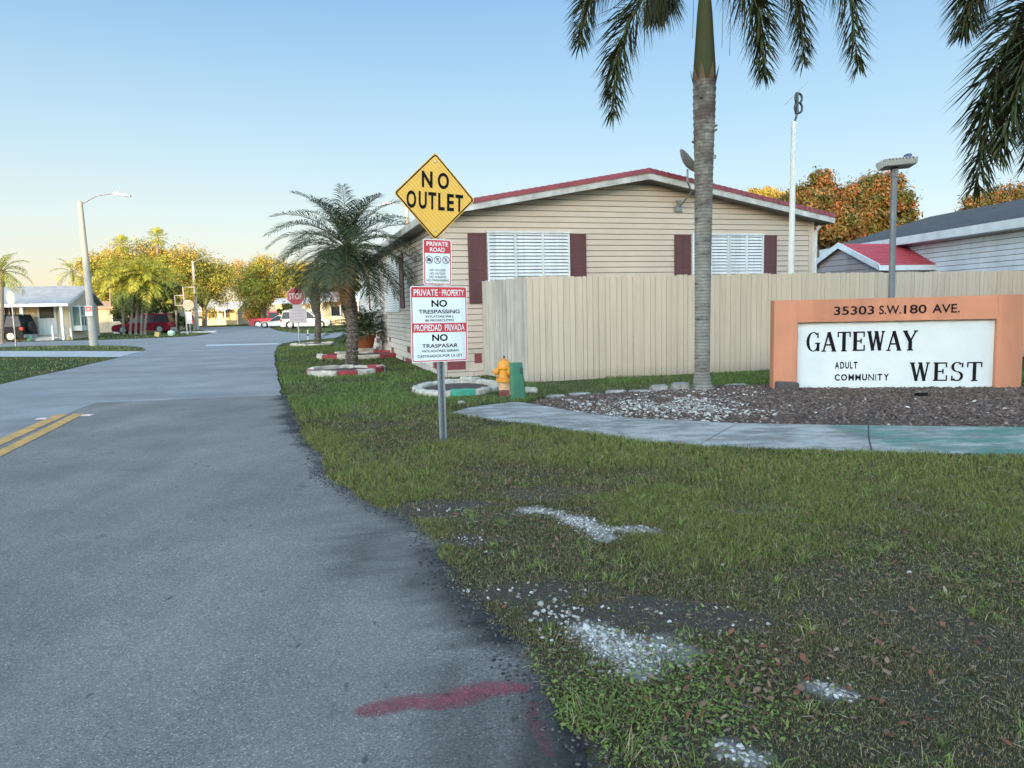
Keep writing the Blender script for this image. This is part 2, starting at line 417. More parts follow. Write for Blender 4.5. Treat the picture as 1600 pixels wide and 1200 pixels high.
# smear of red marking paint
m, nt, b = NT('red_marking_paint'); v = coords(nt, True)
o = ramp(nt, noise(nt, v, 30, 4, .7), [(.3, (.17,.035,.05)), (.7, (.38,.07,.10))]); nt.links.new(o, b.inputs['Base Color']); b.inputs['Roughness'].default_value = .8
tr = nt.nodes.new('ShaderNodeBsdfTransparent'); mx = nt.nodes.new('ShaderNodeMixShader')
mul = nt.nodes.new('ShaderNodeMath'); mul.operation = 'MULTIPLY'
nt.links.new(attr(nt, 'cover').outputs['Fac'], mul.inputs[0]); nt.links.new(ramp(nt, noise(nt, v, 110, 6, .9), [(.40, .0), (.60, .95)]), mul.inputs[1])
nt.links.new(mul.outputs[0], mx.inputs[0]); nt.links.new(tr.outputs[0], mx.inputs[1]); nt.links.new(b.outputs[0], mx.inputs[2]); nt.links.new(mx.outputs[0], nt.nodes['Material Output'].inputs[0])
RED_MARK = m
def smear(path, wid, name, cov):
    P = [gr(*p) for p in path]; V = []; A = []; n = 40
    cum = [0]
    for a, b_ in zip(P, P[1:]): cum.append(cum[-1]+(b_-a).length)
    for i in range(n+1):
        s_ = cum[-1]*i/n; j = max(0, min(len(P)-2, int(np.searchsorted(cum, s_, 'right'))-1)); t = (s_-cum[j])/(cum[j+1]-cum[j])
        c = P[j].lerp(P[j+1], t); d = (P[j+1]-P[j]).normalized(); nn = Vector((-d.y, d.x, 0))
        wv = np.interp(i/n, *wid)*(.8+.5*float(fbm(i*.25, 0, 1, 7)))
        for u in (-1,-.7,-.3,0,.3,.7,1):
            V.append(tuple(c+nn*u*wv*.5)[:2]+(.0115,)); A.append((1-abs(u)**1.5)*cov*(0 if i in (0,n) else 1))
    V = np.array(V); idx = np.arange((n+1)*7).reshape(n+1, 7)
    F = np.stack([idx[:-1,:-1].ravel(), idx[1:,:-1].ravel(), idx[1:,1:].ravel(), idx[:-1,1:].ravel()], 1)
    tag(npmesh(name, V, F, RED_MARK, attrs={'cover': np.clip(np.array(A)*1.5, 0, 1)}), kind='structure')
smear([(552,1118),(600,1110),(640,1101),(700,1100),(752,1082),(795,1079),(835,1080)], ([0,.15,.5,.6,.85,1],[.05,.11,.13,.15,.11,.05]), 'red_paint_mark', 1)
smear([(830,1100),(832,1130),(850,1160),(862,1190)], ([0,.5,1],[.05,.08,.04]), 'faint_red_paint_mark', .24)
# reflectors
REFL = mat('dirty_reflector', (.55,.42,.38), .5, .3, 40)
for i, (px, py) in enumerate([(67,654.5),(137,649)]):
    p = gr(px, py, .012); m_ = MB(); m_.rings([[(-.055-.0,-.05,0),(.055,-.05,0),(.055,.05,0),(-.055,.05,0)], [(-.045,-.02,.015),(.045,-.02,.015),(.045,.02,.015),(-.045,.02,.015)]])
    o = m_.build('road_reflector', REFL); o.location = (p.x, p.y, .011); o.scale = (1.3,1.3,1)
    tag(o, ['pale worn road reflector to the left of the double yellow lines', 'pinkish road reflector at the far tip of the yellow lines'][i], 'road reflector', 'road reflectors')

# ------------------------------------------------------------------ sidewalk
SWN = [(703,645),(760,653),(830,664),(900,675),(1000,689),(1090,696),(1180,700),(1270,703),(1360,706),(1450,709),(1600,713),(1760,718)]
SWF = [(735,636),(800,628),(815,628.5),(850,634),(900,643),(950,650),(1000,653.5),(1060,656.5),(1150,661),(1260,663),(1360,664.5),(1450,665.5),(1600,667),(1760,669)]
SWZ = .035
swn = [gr(x, y, SWZ) for x, y in SWN]; swf = [gr(x, y, SWZ) for x, y in SWF]
for pl in (swn, swf):                    # carry it on beyond the frame
    d = (pl[-1]-pl[-3]).normalized(); pl += [pl[-1]+d*5]
m, nt, b = NT('weathered_sidewalk'); v = coords(nt, True)
o = ramp(nt, noise(nt, v, 1.2, 6, .7), [(.35, (.14,.132,.122)), (.50, (.22,.21,.195)), (.6, (.37,.355,.33))])
wear = noise(nt, v, 2.2, 9, .75, (.7,2.2,1))
o = mixc(nt, ramp(nt, wear, [(.47, 0), (.58, .9)]), o, (.40,.395,.38))
o = mixc(nt, ramp(nt, noise(nt, v, 60, 5, .8), [(.45, 0), (.8, .6)]), o, (.07,.07,.075))
gx = nt.nodes.new('ShaderNodeSeparateXYZ'); nt.links.new(v, gx.inputs[0])
gm = nt.nodes.new('ShaderNodeMapRange'); jx = gr(1358,700).x; gm.inputs[1].default_value = jx-.0; gm.inputs[2].default_value = jx+.25
nt.links.new(gx.outputs[0], gm.inputs[0])
gg = nt.nodes.new('ShaderNodeMath'); gg.operation = 'MULTIPLY'; nt.links.new(gm.outputs[0], gg.inputs[0])
nt.links.new(ramp(nt, noise(nt, v, 2.2, 9, .85, (.6,1.4,1)), [(.42, 0), (.55, .9)]), gg.inputs[1])
o = mixc(nt, gg.outputs[0], o, (.05,.17,.13))
nt.links.new(o, b.inputs['Base Color']); b.inputs['Roughness'].default_value = .85; bump(nt, b, noise(nt, v, 110, 5, .8), .4, .004)
SWM = m
joints_n = [(703,645),(902,675.5),(1090,696),(1362,706)]; joints_f = [(735,636),(1003,653.6),(1150,661),(1358,664.5)]
poly = [(p.x, p.y) for p in swn] + [(p.x, p.y) for p in reversed(swf)]
m_ = MB(); n = len(poly)
m_.add([(x, y, SWZ) for x, y in poly]+[(x, y, -.05) for x, y in poly], [tuple(range(n))]+[(i, n+i, n+(i+1)%n, (i+1)%n) for i in range(n)])
tag(m_.build('sidewalk', SWM), kind='structure')
JM = mat('joint_dirt', (.035,.036,.03), .95)
m_ = MB()
for (a, b_, w_) in [((1362,705.5),(1357,665),.014), ((1092,695.5),(1152,661.5),.008), ((905,675),(1002,654.5),.006)]:
    A, B = gr(*a, SWZ), gr(*b_, SWZ); d = (B-A).normalized(); nn = Vector((-d.y, d.x, 0))*w_
    mid = A.lerp(B, .5)+nn*.8
    m_.add([(p.x, p.y, SWZ+.003) for p in (A+nn*.5, mid+nn*.4, B+nn*.4, B-nn*.4, mid-nn*.5, A-nn*.5)], [(0,1,2,3,4,5)])
tag(m_.build('sidewalk_joints', JM), kind='structure')

# ------------------------------------------------------------------ mulch bed
BEDF = [(812,632),(840,624),(870,619),(905,615),(960,613),(1010,610),(1060,607),(1110,602),(1160,601),(1207,599),(1280,600),(1400,600),(1600,601),(1760,602)]
bedf = [gr(x, y, .03) for x, y in BEDF]; bedf.append(bedf[-1]+Vector((5,.3,0)))
bed_poly = [(p.x, p.y) for p in swf[2:]] + [(p.x, p.y) for p in reversed(bedf)]
def axis_noise(x, y): return fbm(x, y, 3, 5)
xs = np.arange(.0, 12, .05); ys = np.arange(6.6, 13.0, .05)
X, Y = np.meshgrid(xs, ys); ins = inpoly(X, Y, bed_poly)
def dist_poly(X, Y, poly):
    D = np.full(X.shape, 1e9)
    for (x1, y1), (x2, y2) in zip(poly, poly[1:]+poly[:1]):
        dx, dy = x2-x1, y2-y1; L = dx*dx+dy*dy+1e-9
        t = np.clip(((X-x1)*dx+(Y-y1)*dy)/L, 0, 1); D = np.minimum(D, np.hypot(X-x1-t*dx, Y-y1-t*dy))
    return D
DB = dist_poly(X, Y, bed_poly)
ZB = np.where(ins, .012+.05*sstep(0, .5, DB)+.02*(fbm(X, Y, 6, 1)-.5), -.03)
idx = np.arange(X.size).reshape(X.shape)
near = DB < .07
keep = ins | near
kq = keep[:-1,:-1] & keep[1:,:-1] & keep[1:,1:] & keep[:-1,1:]
F = np.stack([idx[:-1,:-1][kq], idx[:-1,1:][kq], idx[1:,1:][kq], idx[1:,:-1][kq]], 1)
m, nt, b = NT('mulch_soil'); v = coords(nt, True)
o = ramp(nt, noise(nt, v, 45, 6, .8), [(.3, (.03,.023,.02)), (.55, (.09,.068,.06)), (.75, (.20,.16,.14))])
o = mixc(nt, ramp(nt, noise(nt, v, 1.8, 4), [(.5, 0), (.7, .6)]), o, (.11,.075,.055))
nt.links.new(o, b.inputs['Base Color']); b.inputs['Roughness'].default_value = .95; bump(nt, b, noise(nt, v, 60, 5, .8), 1, .02)
tag(npmesh('mulch_bed', np.stack([X.ravel(), Y.ravel(), ZB.ravel()], 1), F, m), kind='structure')
def bedz(x, y):
    i = np.clip(((np.asarray(x)-xs[0])/.05).round().astype(int), 0, len(xs)-1); j = np.clip(((np.asarray(y)-ys[0])/.05).round().astype(int), 0, len(ys)-1)
    return ZB[j, i]

# chips / stones scattered as many small faceted bodies
ICO = None
def stones(name, P, size, mat_, flat=.55, aspect=None, seed=1, jitter=.25):
    r = np.random.default_rng(seed)
    base = np.array([(1,0,0),(-1,0,0),(0,1,0),(0,-1,0),(0,0,1),(0,0,-1)], float)
    f = np.array([(0,2,4),(2,1,4),(1,3,4),(3,0,4),(2,0,5),(1,2,5),(3,1,5),(0,3,5)])
    # one subdivision, pushed out to a rough pebble
    vs = [tuple(b_) for b_ in base]; fc = []; mid = {}
    def md(a, b_):
        k = (min(a, b_), max(a, b_))
        if k not in mid:
            p = (np.array(vs[a])+np.array(vs[b_]))/2; p /= np.linalg.norm(p)*1.08; mid[k] = len(vs); vs.append(tuple(p))
        return mid[k]
    for a, b_, c in f:
        x, y, z = md(a,b_), md(b_,c), md(c,a); fc += [(a,x,z),(x,b_,y),(z,y,c),(x,y,z)]
    B = np.array(vs); fc = np.array(fc); n = len(P); k = len(B)
    S = size[:, None, None]
    J = B[None]*(1+r.uniform(-jitter, jitter, (n, k, 1)))
    asp = np.ones((n, 1, 3)); asp[:, 0, 2] = flat
    if aspect: asp[:, 0, 0] = r.uniform(1, aspect, n)
    J = J*asp
    th = r.uniform(0, 6.28, n); tl = r.normal(0, .35, n)
    c, s_ = np.cos(tl)[:, None], np.sin(tl)[:, None]
    x, y, z = J[..., 0], J[..., 1], J[..., 2]
    x, z = x*c-z*s_, x*s_+z*c
    c, s_ = np.cos(th)[:, None], np.sin(th)[:, None]
    x, y = x*c-y*s_, x*s_+y*c
    V = np.stack([x, y, z], 2)*S+P[:, None, :]
    F = (fc[None]+(np.arange(n)*k)[:, None, None]).reshape(-1, 3)
    return npmesh(name, V.reshape(-1, 3), F, mat_)
chipm = leafmat('mulch_chips', [(.04,.028,.024),(.11,.075,.063),(.16,.12,.10),(.08,.055,.047),(.26,.20,.17)], 0, .9)
r = np.random.default_rng(3)
px = r.uniform(.2, 11, 56000); py = r.uniform(6.8, 12.4, 56000)
k = inpoly(px, py, bed_poly); px, py = px[k], py[k]
o = stones('mulch', np.stack([px, py, bedz(px, py)+.004], 1), r.uniform(.006, .02, len(px)), chipm, .35, 2.6, 4)
tag(o, 'dark brown bark mulch strewn over the bed before the sign wall', 'mulch', kind='stuff')
whitem = leafmat('white_stone', [(.14,.13,.115),(.32,.31,.29),(.55,.54,.52),(.22,.20,.18),(.42,.41,.39)], 0, .9)
# white gravel of the bed, thickest before the palm
W = []
for (cx, cy, sx, sy, n) in [(985,640,46,8,750),(1060,630,36,10,1100),(1105,642,36,8,650),(940,634,34,6,230),(1170,648,50,5,160),(1150,617,45,6,160),(880,630,20,4,50),(1300,640,110,10,70),(1500,645,90,9,40)]:
    for _ in range(n):
        a, b_ = random.gauss(cx, sx), random.gauss(cy, sy)
        if b_ < 600: continue
        p = gr(a, b_, .04)
        W.append((p.x, p.y))
W = np.array(W); k = inpoly(W[:,0], W[:,1], bed_poly) & (fbm(W[:,0], W[:,1], 4, 8) > .42); W = W[k]
sz = np.random.default_rng(2).uniform(.006, .012, len(W))*np.random.default_rng(3).choice([1,1,1.4,2.1], len(W))
o = stones('gravel', np.stack([W[:,0], W[:,1], bedz(W[:,0], W[:,1])+sz*.35], 1), sz, whitem, .6, 1.6, 5, .3)
tag(o, 'white limestone gravel spread around the foot of the tall palm', 'gravel', kind='stuff')

# ------------------------------------------------------------------ verge: soil, marl, weeds
SPOTS = [ # px, py, rx, ry (m), bare, white
 (700,795,.42,.20,1,0),(640,808,.3,.12,1,0),(760,810,.35,.15,.6,0),(737,850,.22,.10,1,.1),(830,930,.34,.16,.95,.05),(880,965,.3,.14,.95,.05),(1010,965,.45,.17,1,.0),(1120,975,.36,.15,1,.0),(1180,985,.2,.1,.7,0),
 (1160,800,.35,.15,.5,0),(1370,900,.45,.2,.5,0),(1400,960,.5,.2,.55,0),(1450,1000,.5,.2,.5,0),(840,775,.4,.2,.6,0),(540,612,1.1,.5,.55,0),(640,566,1.0,1.2,.6,0),(520,650,.5,.4,.4,0),(470,600,.2,2.5,.4,0),
 (870,1060,.1,.1,.6,.1),(1130,1185,.25,.12,.6,.35),(1250,1165,.35,.15,.4,0),(1250,1040,.25,.12,.4,0)]
MARL = [[(818,800),(870,806),(900,820),(940,832),(1020,834)],[(880,812),(925,826),(945,846)],[(915,990),(960,1012),(1000,1020),(1055,1022)],[(930,1005),(975,1032),(1005,1052)],[(905,985),(940,1000)],[(1270,1082),(1300,1090),(1328,1096)],[(1120,1172),(1150,1186),(1175,1196)]]
MW = [.07,.08,.09,.10,.05,.035,.04]
SP = [(gr(a, b_), rx, ry, ba, wh) for a, b_, rx, ry, ba, wh in SPOTS]
ML = [[gr(*q) for q in l] for l in MARL]
def masks(x, y):
    n1 = fbm(x, y, 7, 31)-.5; n2 = fbm(x, y, 2.2, 12)-.5
    bare = np.zeros(np.shape(x)); wt = np.zeros(np.shape(x))
    for p, rx, ry, ba, wh in SP:
        d = np.hypot((x-p.x)/rx, (y-p.y)/ry)+n1*1.6+n2*.8
        bare = np.maximum(bare, ba*sstep(1.25, .6, d))
    for l, wd in zip(ML, MW):
        D = np.full(np.shape(x), 1e9)
        for a, b_ in zip(l, l[1:]):
            dx, dy = b_.x-a.x, b_.y-a.y; L = dx*dx+dy*dy
            t = np.clip(((x-a.x)*dx+(y-a.y)*dy)/L, 0, 1); D = np.minimum(D, np.hypot(x-a.x-t*dx, y-a.y-t*dy))
        wt = np.maximum(wt, sstep(1.3, .35, D/wd+n1*2.0))
    bare = np.maximum(bare, wt*.97)
    bare = np.maximum(bare*.92, .35*sstep(.60, .75, fbm(x, y, 1.3, 77)))
    e = x-xedge(y)
    bare = np.maximum(bare, .8*sstep(.10, .02, e+n1*.08))
    return bare, wt
xs2 = np.arange(-2.2, 10, .04); ys2 = np.arange(1.2, 13.5, .04)
X, Y = np.meshgrid(xs2, ys2); BA, WH = masks(X, Y)
off = X-xedge(Y)
Zg = np.where(off > 0, .004+.012*sstep(0, .25, off)+.03*sstep(.2, 1.5, off)*(fbm(X, Y, 1.1, 40)-.35), -.02)
sw_poly = poly
Dsw = dist_poly(X, Y, sw_poly)
insw = inpoly(X, Y, sw_poly) | inpoly(X, Y, bed_poly)
Zg = np.where(insw, -.03, np.minimum(Zg, .03))
kq = (off > -.1)[:-1,:-1] & (off > -.1)[1:,1:]
idx = np.arange(X.size).reshape(X.shape)
F = np.stack([idx[:-1,:-1][kq], idx[:-1,1:][kq], idx[1:,1:][kq], idx[1:,:-1][kq]], 1)
m, nt, b = NT('verge_soil'); v = coords(nt, True)
o = ramp(nt, noise(nt, v, 35, 6, .8), [(.3, (.03,.032,.018)), (.55, (.075,.075,.04)), (.75, (.15,.13,.085))])
o = mixc(nt, attr(nt, 'bare').outputs['Fac'], o, ramp(nt, noise(nt, v, 70, 6, .85), [(.3, (.03,.026,.024)), (.55, (.09,.076,.068)), (.78, (.20,.17,.15))]))
o = mixc(nt, attr(nt, 'marl').outputs['Fac'], o, ramp(nt, noise(nt, v, 55, 6, .85), [(.3, (.10,.09,.08)), (.6, (.36,.35,.34))]))
nt.links.new(o, b.inputs['Base Color']); b.inputs['Roughness'].default_value = .95; b.inputs['Specular IOR Level'].default_value = .15
bump(nt, b, noise(nt, v, 60, 5, .8), 1, .015)
tag(npmesh('verge', np.stack([X.ravel(), Y.ravel(), Zg.ravel()], 1), F, m, attrs={'bare': BA.ravel(), 'marl': WH.ravel()}), kind='structure')
def vz(x, y):
    i = np.clip(((np.asarray(x)-xs2[0])/.04).round().astype(int), 0, len(xs2)-1); j = np.clip(((np.asarray(y)-ys2[0])/.04).round().astype(int), 0, len(ys2)-1)
    inside = (np.asarray(x) > xs2[0]) & (np.asarray(x) < xs2[-1]) & (np.asarray(y) > ys2[0]) & (np.asarray(y) < ys2[-1])
    return np.where(inside, Zg[j, i], 0.0)
W = []; r = np.random.default_rng(9)
for l, wd, n in zip(ML, MW, [520,320,400,560,90,80,90]):
    for _ in range(n):
        j = r.integers(len(l)-1); t = r.random(); c = l[j].lerp(l[j+1], t); W.append((c.x+r.normal(0, wd*.75), c.y+r.normal(0, wd*.65), r.uniform(.002, .009)))
for (a, b_, c, d, n, s1) in [(735,848,40,8,40,.008),(700,800,30,8,25,.008),(840,930,40,15,40,.009),(880,970,30,14,40,.010),(740,930,20,8,14,.008),(985,960,80,15,25,.008),(1100,1000,60,15,25,.008),(800,1060,40,50,20,.006)]:
    for _ in range(n):
        p = gr(r.normal(a, c), r.normal(b_, d)); W.append((p.x, p.y, r.uniform(.3, 1.3)*s1))
for a, b_, s1 in [(916,990,.020),(925,998,.016),(498,722,.022),(838,965,.016),(845,951,.014),(722,634,.055),(1421,901,.014)]:
    p = gr(a, b_); W.append((p.x, p.y, s1))
W = np.array(W); W = W[W[:,0] > xedge(W[:,1])+.0]
o = stones('loose_limestone', np.stack([W[:,0], W[:,1], vz(W[:,0], W[:,1])+W[:,2]*.3], 1), W[:,2], whitem, .7, 1.5, 6, .3)
tag(o, 'crushed white limestone scattered over the worn verge', 'limestone', kind='stuff')

# ------------------------------------------------------------------ grass blades
ring_c = [(gr(541,583), .9), (gr(715,611), .86)]
Cn = Vector((math.cos(R(17)), math.sin(R(17)), 0)); Hc = gr(699,590)     # house corner, front direction
hn = Vector((-math.sin(R(17)), math.cos(R(17)), 0))
house_poly = [tuple((Hc+Cn*a+hn*b_))[:2] for a, b_ in ((-.1,0),(9,0),(9,17),(-.1,17))]
F0, F1, Fk = gr(826,600), gr(1207,580), gr(757,587)
fd = (F1-F0).normalized(); F2 = F0+fd*13
behind = [tuple(Fk)[:2], tuple(F0)[:2], tuple(F2)[:2], (30, 40), tuple(Hc+hn*5)[:2]]
lawn_poly = [(float(xedge(y))+.02, float(y)) for y in np.arange(1.3, 26, .2)] + P2((431,547),(434,541),(442,537),(462,534),(500,531),(540,527)) + [(2, 41), (12,20), (12, 1.3)]
leftA = P2((-60,559),(0,558.2),(186,559),(150,566),(100,578),(50,588),(0,600),(-60,614)); leftB = P2((-60,548),(223,548.6),(228,546),(222,543.4),(207,541.2),(180,540.2),(120,540),(60,541),(-60,543.6))
rightC = P2((424,513.5),(432,517),(450,519.5),(480,521.5),(560,522),(560,514),(430,511)); leftD = P2((-60,535.6),(60,533.2),(152,531),(244,527.8),(300,525),(322,522.6),(330,520.5),(325,518),(309,515),(250,515),(-60,527))
def blades(nm, x, y, h, wd, colr, seed, bend=.5):
    r = np.random.default_rng(seed); n = len(x); z = vz(x, y)
    a = r.uniform(0, 6.283, n); dx, dy = np.cos(a), np.sin(a); l = r.uniform(.25, 1.3, n)*bend
    th = r.uniform(0, 6.283, n); wx, wy = np.cos(th)*wd*.5, np.sin(th)*wd*.5
    V = np.zeros((n, 5, 3))
    V[:,0] = np.stack([x-wx, y-wy, z-.004], 1); V[:,1] = np.stack([x+wx, y+wy, z-.004], 1)
    mx_, my_ = x+dx*h*l*.35, y+dy*h*l*.35
    V[:,2] = np.stack([mx_-wx*.8, my_-wy*.8, z+h*.6], 1); V[:,3] = np.stack([mx_+wx*.8, my_+wy*.8, z+h*.6], 1)
    V[:,4] = np.stack([x+dx*h*l, y+dy*h*l, z+h*(1-.25*l)], 1)
    F = (np.array([(0,1,3),(0,3,2),(2,3,4)])[None]+(np.arange(n)*5)[:,None,None]).reshape(-1,3)
    return V.reshape(-1,3), F, np.repeat(colr, 5, axis=0)
def grass(nm, polys, box, dens, hgt, wid, seed, label, keepout=()):
    r = np.random.default_rng(seed); x0, x1, y0, y1 = box
    n = int((x1-x0)*(y1-y0)*dens); x = r.uniform(x0, x1, n); y = r.uniform(y0, y1, n)
    # only what the frame (and a step to the side) can see
    k = (np.abs(x) < .80*y+2.0)
    ok = np.zeros(n, bool)
    for p in polys: ok |= inpoly(x, y, p)
    k &= ok
    for p in keepout: k &= ~inpoly(x, y, p)
    for c, rad in ring_c: k &= np.hypot(x-c.x, y-c.y) > rad
    x, y = x[k], y[k]
    ba, wt = masks(x, y); lush = fbm(x, y, .9, 3); fine = fbm(x, y, 6, 90)
    k = r.random(len(x)) < (1-.93*ba)**1.3*(.4+.9*sstep(.25, .6, fine))
    x, y, ba, lush, fine = x[k], y[k], ba[k], lush[k], fine[k]
    swd = dist_poly(x, y, sw_poly) if y0 < 12 else np.full(len(x), 9.0)
    edgeb = sstep(.5, .05, swd)
    h = hgt*(.35+.9*r.random(len(x)))*(.55+.9*sstep(.35, .65, lush))*(1-.5*ba)+hgt*.7*edgeb*r.random(len(x))
    g1 = np.array([.066,.084,.019]); g2 = np.array([.145,.162,.040]); dry = np.array([.22,.175,.095]); dk = np.array([.035,.048,.016])
    t = r.random((len(x), 1)); L = sstep(.38, .62, lush)[:, None]
    c = (g1*(1-t)+g2*t)*(.50+.85*L)
    k2 = r.random(len(x)) < (.20+.34*(1-L[:,0])+.40*ba)*(1-.6*edgeb); c[k2] = dry*(.45+.8*r.random((k2.sum(),1)))
    k3 = r.random(len(x)) < .11; c[k3] = dk; fr_ = sstep(7.5, 12, y)[:, None]; c = c*(1-fr_)+c*np.array([.70,.97,.85])*fr_
    V, F, C = blades(nm, x, y, h, wid*(.7+.7*r.random(len(x))), c, seed+1, .9)
    return V, F, C
m, nt, b = NT('grass_blades'); nt.links.new(attr(nt, 'col').outputs['Color'], b.inputs['Base Color']); b.inputs['Roughness'].default_value = .6; b.inputs['Specular IOR Level'].default_value = .25
GM = m
def join(parts):
    V = []; F = []; C = []; o = 0
    for v_, f_, c_ in parts: V.append(v_); F.append(f_+o); C.append(c_); o += len(v_)
    return np.vstack(V), np.vstack(F), np.vstack(C)
GQ = 1.0
ko = (sw_poly, bed_poly, house_poly, behind)
parts = [grass('a', [lawn_poly], (-2, 4.5, 1.5, 3.2), 42000*GQ, .026, .0024, 1, '', ko),
         grass('b', [lawn_poly], (-2, 6, 3.2, 5.2), 24000*GQ, .030, .0030, 2, '', ko),
         grass('c', [lawn_poly], (-3, 8, 5.2, 8), 11000*GQ, .036, .0042, 3, '', ko),
         grass('d', [lawn_poly], (-4, 10.5, 8, 13), 3200*GQ, .045, .006, 4, '', ko),
         grass('e', [lawn_poly], (-8, 6, 13, 20), 1500*GQ, .05, .010, 5, '', ko),
         grass('f', [lawn_poly], (-14, 2, 20, 42), 420*GQ, .055, .018, 6, '', ko)]
# taller tufts standing out of the mown turf, and dead straw lying flat in it
def tufts(n_t, seed, box, polys, ko):
    r = np.random.default_rng(seed); x0, x1, y0, y1 = box; cx = r.uniform(x0, x1, n_t); cy = r.uniform(y0, y1, n_t)
    k = (np.abs(cx) < .8*cy+1.5) & inpoly(cx, cy, polys[0])
    for p in ko: k &= ~inpoly(cx, cy, p)
    cx, cy = cx[k], cy[k]; ba, _ = masks(cx, cy); k = r.random(len(cx)) < (1-ba)**3; cx, cy = cx[k], cy[k]; m_ = 26
    sp = r.uniform(.008, .045, len(cx)); x = (cx[:,None]+r.normal(0,1,(len(cx),m_))*sp[:,None]).ravel(); y = (cy[:,None]+r.normal(0,1,(len(cx),m_))*sp[:,None]).ravel()
    k = x > xedge(y)+.01; x, y = x[k], y[k]
    h = np.repeat(r.uniform(.035,.085,len(cx)), m_)[k]*r.uniform(.5,1.1,len(x)); t = r.random((len(x),1)); hue = np.repeat(r.random(len(cx)), m_)[k][:,None]
    c = (np.array([.07,.10,.02])*(1-t)+np.array([.20,.25,.06])*t)*(.7+.5*hue); kd = r.random(len(x)) < .15; c[kd] = np.array([.30,.26,.15])
    return blades('t', x, y, h, .0032, c, seed+1, 1.6)
def straw(n, seed, box, poly_, ko):
    r = np.random.default_rng(seed); x0, x1, y0, y1 = box; x = r.uniform(x0, x1, n); y = r.uniform(y0, y1, n)
    k = (np.abs(x) < .8*y+1.5) & inpoly(x, y, poly_)
    for p in ko: k &= ~inpoly(x, y, p)
    x, y = x[k], y[k]; ba, wt = masks(x, y); k = r.random(len(x)) > wt*.9; x, y = x[k], y[k]; n = len(x); z = vz(x, y)+r.uniform(.004, .018, n); a = r.uniform(0,6.283,n); l = r.uniform(.006,.024,n); w_ = r.uniform(.0006,.0013,n)
    d = np.stack([np.cos(a), np.sin(a), r.normal(0,.12,n)],1)*l[:,None]; s_ = np.stack([-np.sin(a), np.cos(a), r.normal(0,.3,n)],1)*w_[:,None]; P = np.stack([x,y,z],1); md = np.stack([s_[:,0]*6, s_[:,1]*6, s_[:,0]*0+.004],1)
    V = np.stack([P-d-s_, P-d+s_, P+md-s_, P+md+s_, P+d], 1); F = (np.array([(0,1,3),(0,3,2),(2,3,4)])[None]+(np.arange(n)*5)[:,None,None]).reshape(-1,3)
    c = np.array([[.22,.18,.11],[.15,.12,.075],[.30,.26,.18],[.10,.075,.05],[.08,.10,.03]])[r.integers(0,5,n)]
    return V.reshape(-1,3), F, np.repeat(c, 5, axis=0)
parts += [tufts(1000, 71, (-1, 6, 1.6, 5.5), [lawn_poly], ko), tufts(900, 72, (-2, 9, 5.5, 12), [lawn_poly], ko), straw(26000, 73, (-1, 4.5, 1.6, 5), lawn_poly, ko), straw(16000, 74, (-1, 7, 5, 8.5), lawn_poly, ko)]
V, F, C = join(parts)
tag(npmesh('grass', V, F, GM, attrs={'col': C}), 'patchy green lawn grass growing along the right side of the road', 'grass', kind='stuff')
parts = [grass('g', [leftA], (-26, -5, 12, 36), 330*GQ, .055, .016, 7, ''), grass('h', [leftB], (-40, -10, 28, 50), 260*GQ, .06, .022, 8, '')]
V, F, C = join(parts)
tag(npmesh('grass', V, F, GM, attrs={'col': C*1.35}), 'short grass on the verges left of the road', 'grass', kind='stuff')
parts = [grass('i', [rightC], (-35, -8, 45, 95), 60, .07, .05, 9, ''), grass('j', [leftD], (-70, -15, 36, 85), 60, .07, .045, 10, '')]
V, F, C = join(parts)
tag(npmesh('grass', V, F, GM, attrs={'col': C}), 'dry grass on the far lots beyond the junction', 'grass', kind='stuff')

# round-leaved weeds, in patches
def weeds(cps, n_each, sizes, cols, name, label, seed, curl=0.0, lift=.015):
    r = np.random.default_rng(seed); X = []; 
    for (a, b_, sx, sy, n) in cps:
        for _ in range(n):
            p = gr(max(560, r.normal(a, sx)), max(660, r.normal(b_, sy))); X.append((p.x, p.y))
    X = np.array(X); k = (X[:,0] > xedge(X[:,1])+.04)&~inpoly(X[:,0], X[:,1], sw_poly)&~inpoly(X[:,0],X[:,1],bed_poly); X = X[k]; n = len(X)
    s = r.uniform(*sizes, n); a = r.uniform(0, 6.283, n); tx, ty = r.normal(0, .35, n), r.normal(0, .35, n)
    ux, uy = np.cos(a), np.sin(a); z0 = vz(X[:,0], X[:,1])+lift*(.3+r.random(n))
    prof = [(-1,0,0),(-.5,.42,.1),(.2,.45,.12),(1,0,0),(.2,-.45,.12),(-.5,-.42,.1)]
    V = np.zeros((n, 6, 3))
    for i, (u, v_, q) in enumerate(prof):
        x = u*ux-v_*uy; y = u*uy+v_*ux
        V[:, i, 0] = X[:,0]+x*s; V[:, i, 1] = X[:,1]+y*s; V[:, i, 2] = z0+(x*tx+y*ty)*s+curl*s*(q*4+abs(u)**2*.5*r.random(n))
    F = (np.array([(0,1,5),(1,2,4),(1,4,5),(2,3,4)])[None]+(np.arange(n)*6)[:,None,None]).reshape(-1,3)
    o = npmesh(name, V.reshape(-1,3), F, leafmat(name+'_leaf', cols, .15, .6))
    tag(o, label, cat=name.replace('_', ' '), kind='stuff')
weeds([(900,1110,70,40,900),(860,1070,40,40,200),(1090,1060,70,40,900),(1000,1150,110,40,500),(1380,870,80,30,350),(1560,890,60,30,350),(1290,830,110,30,350),(730,815,20,8,100),(1050,1110,80,40,500),(1200,1130,90,30,300)], 0, (.005,.011), [(.08,.12,.025),(.17,.22,.055),(.12,.16,.035)], 'clover', 'bright green clover patches in the nearest part of the verge', 12)
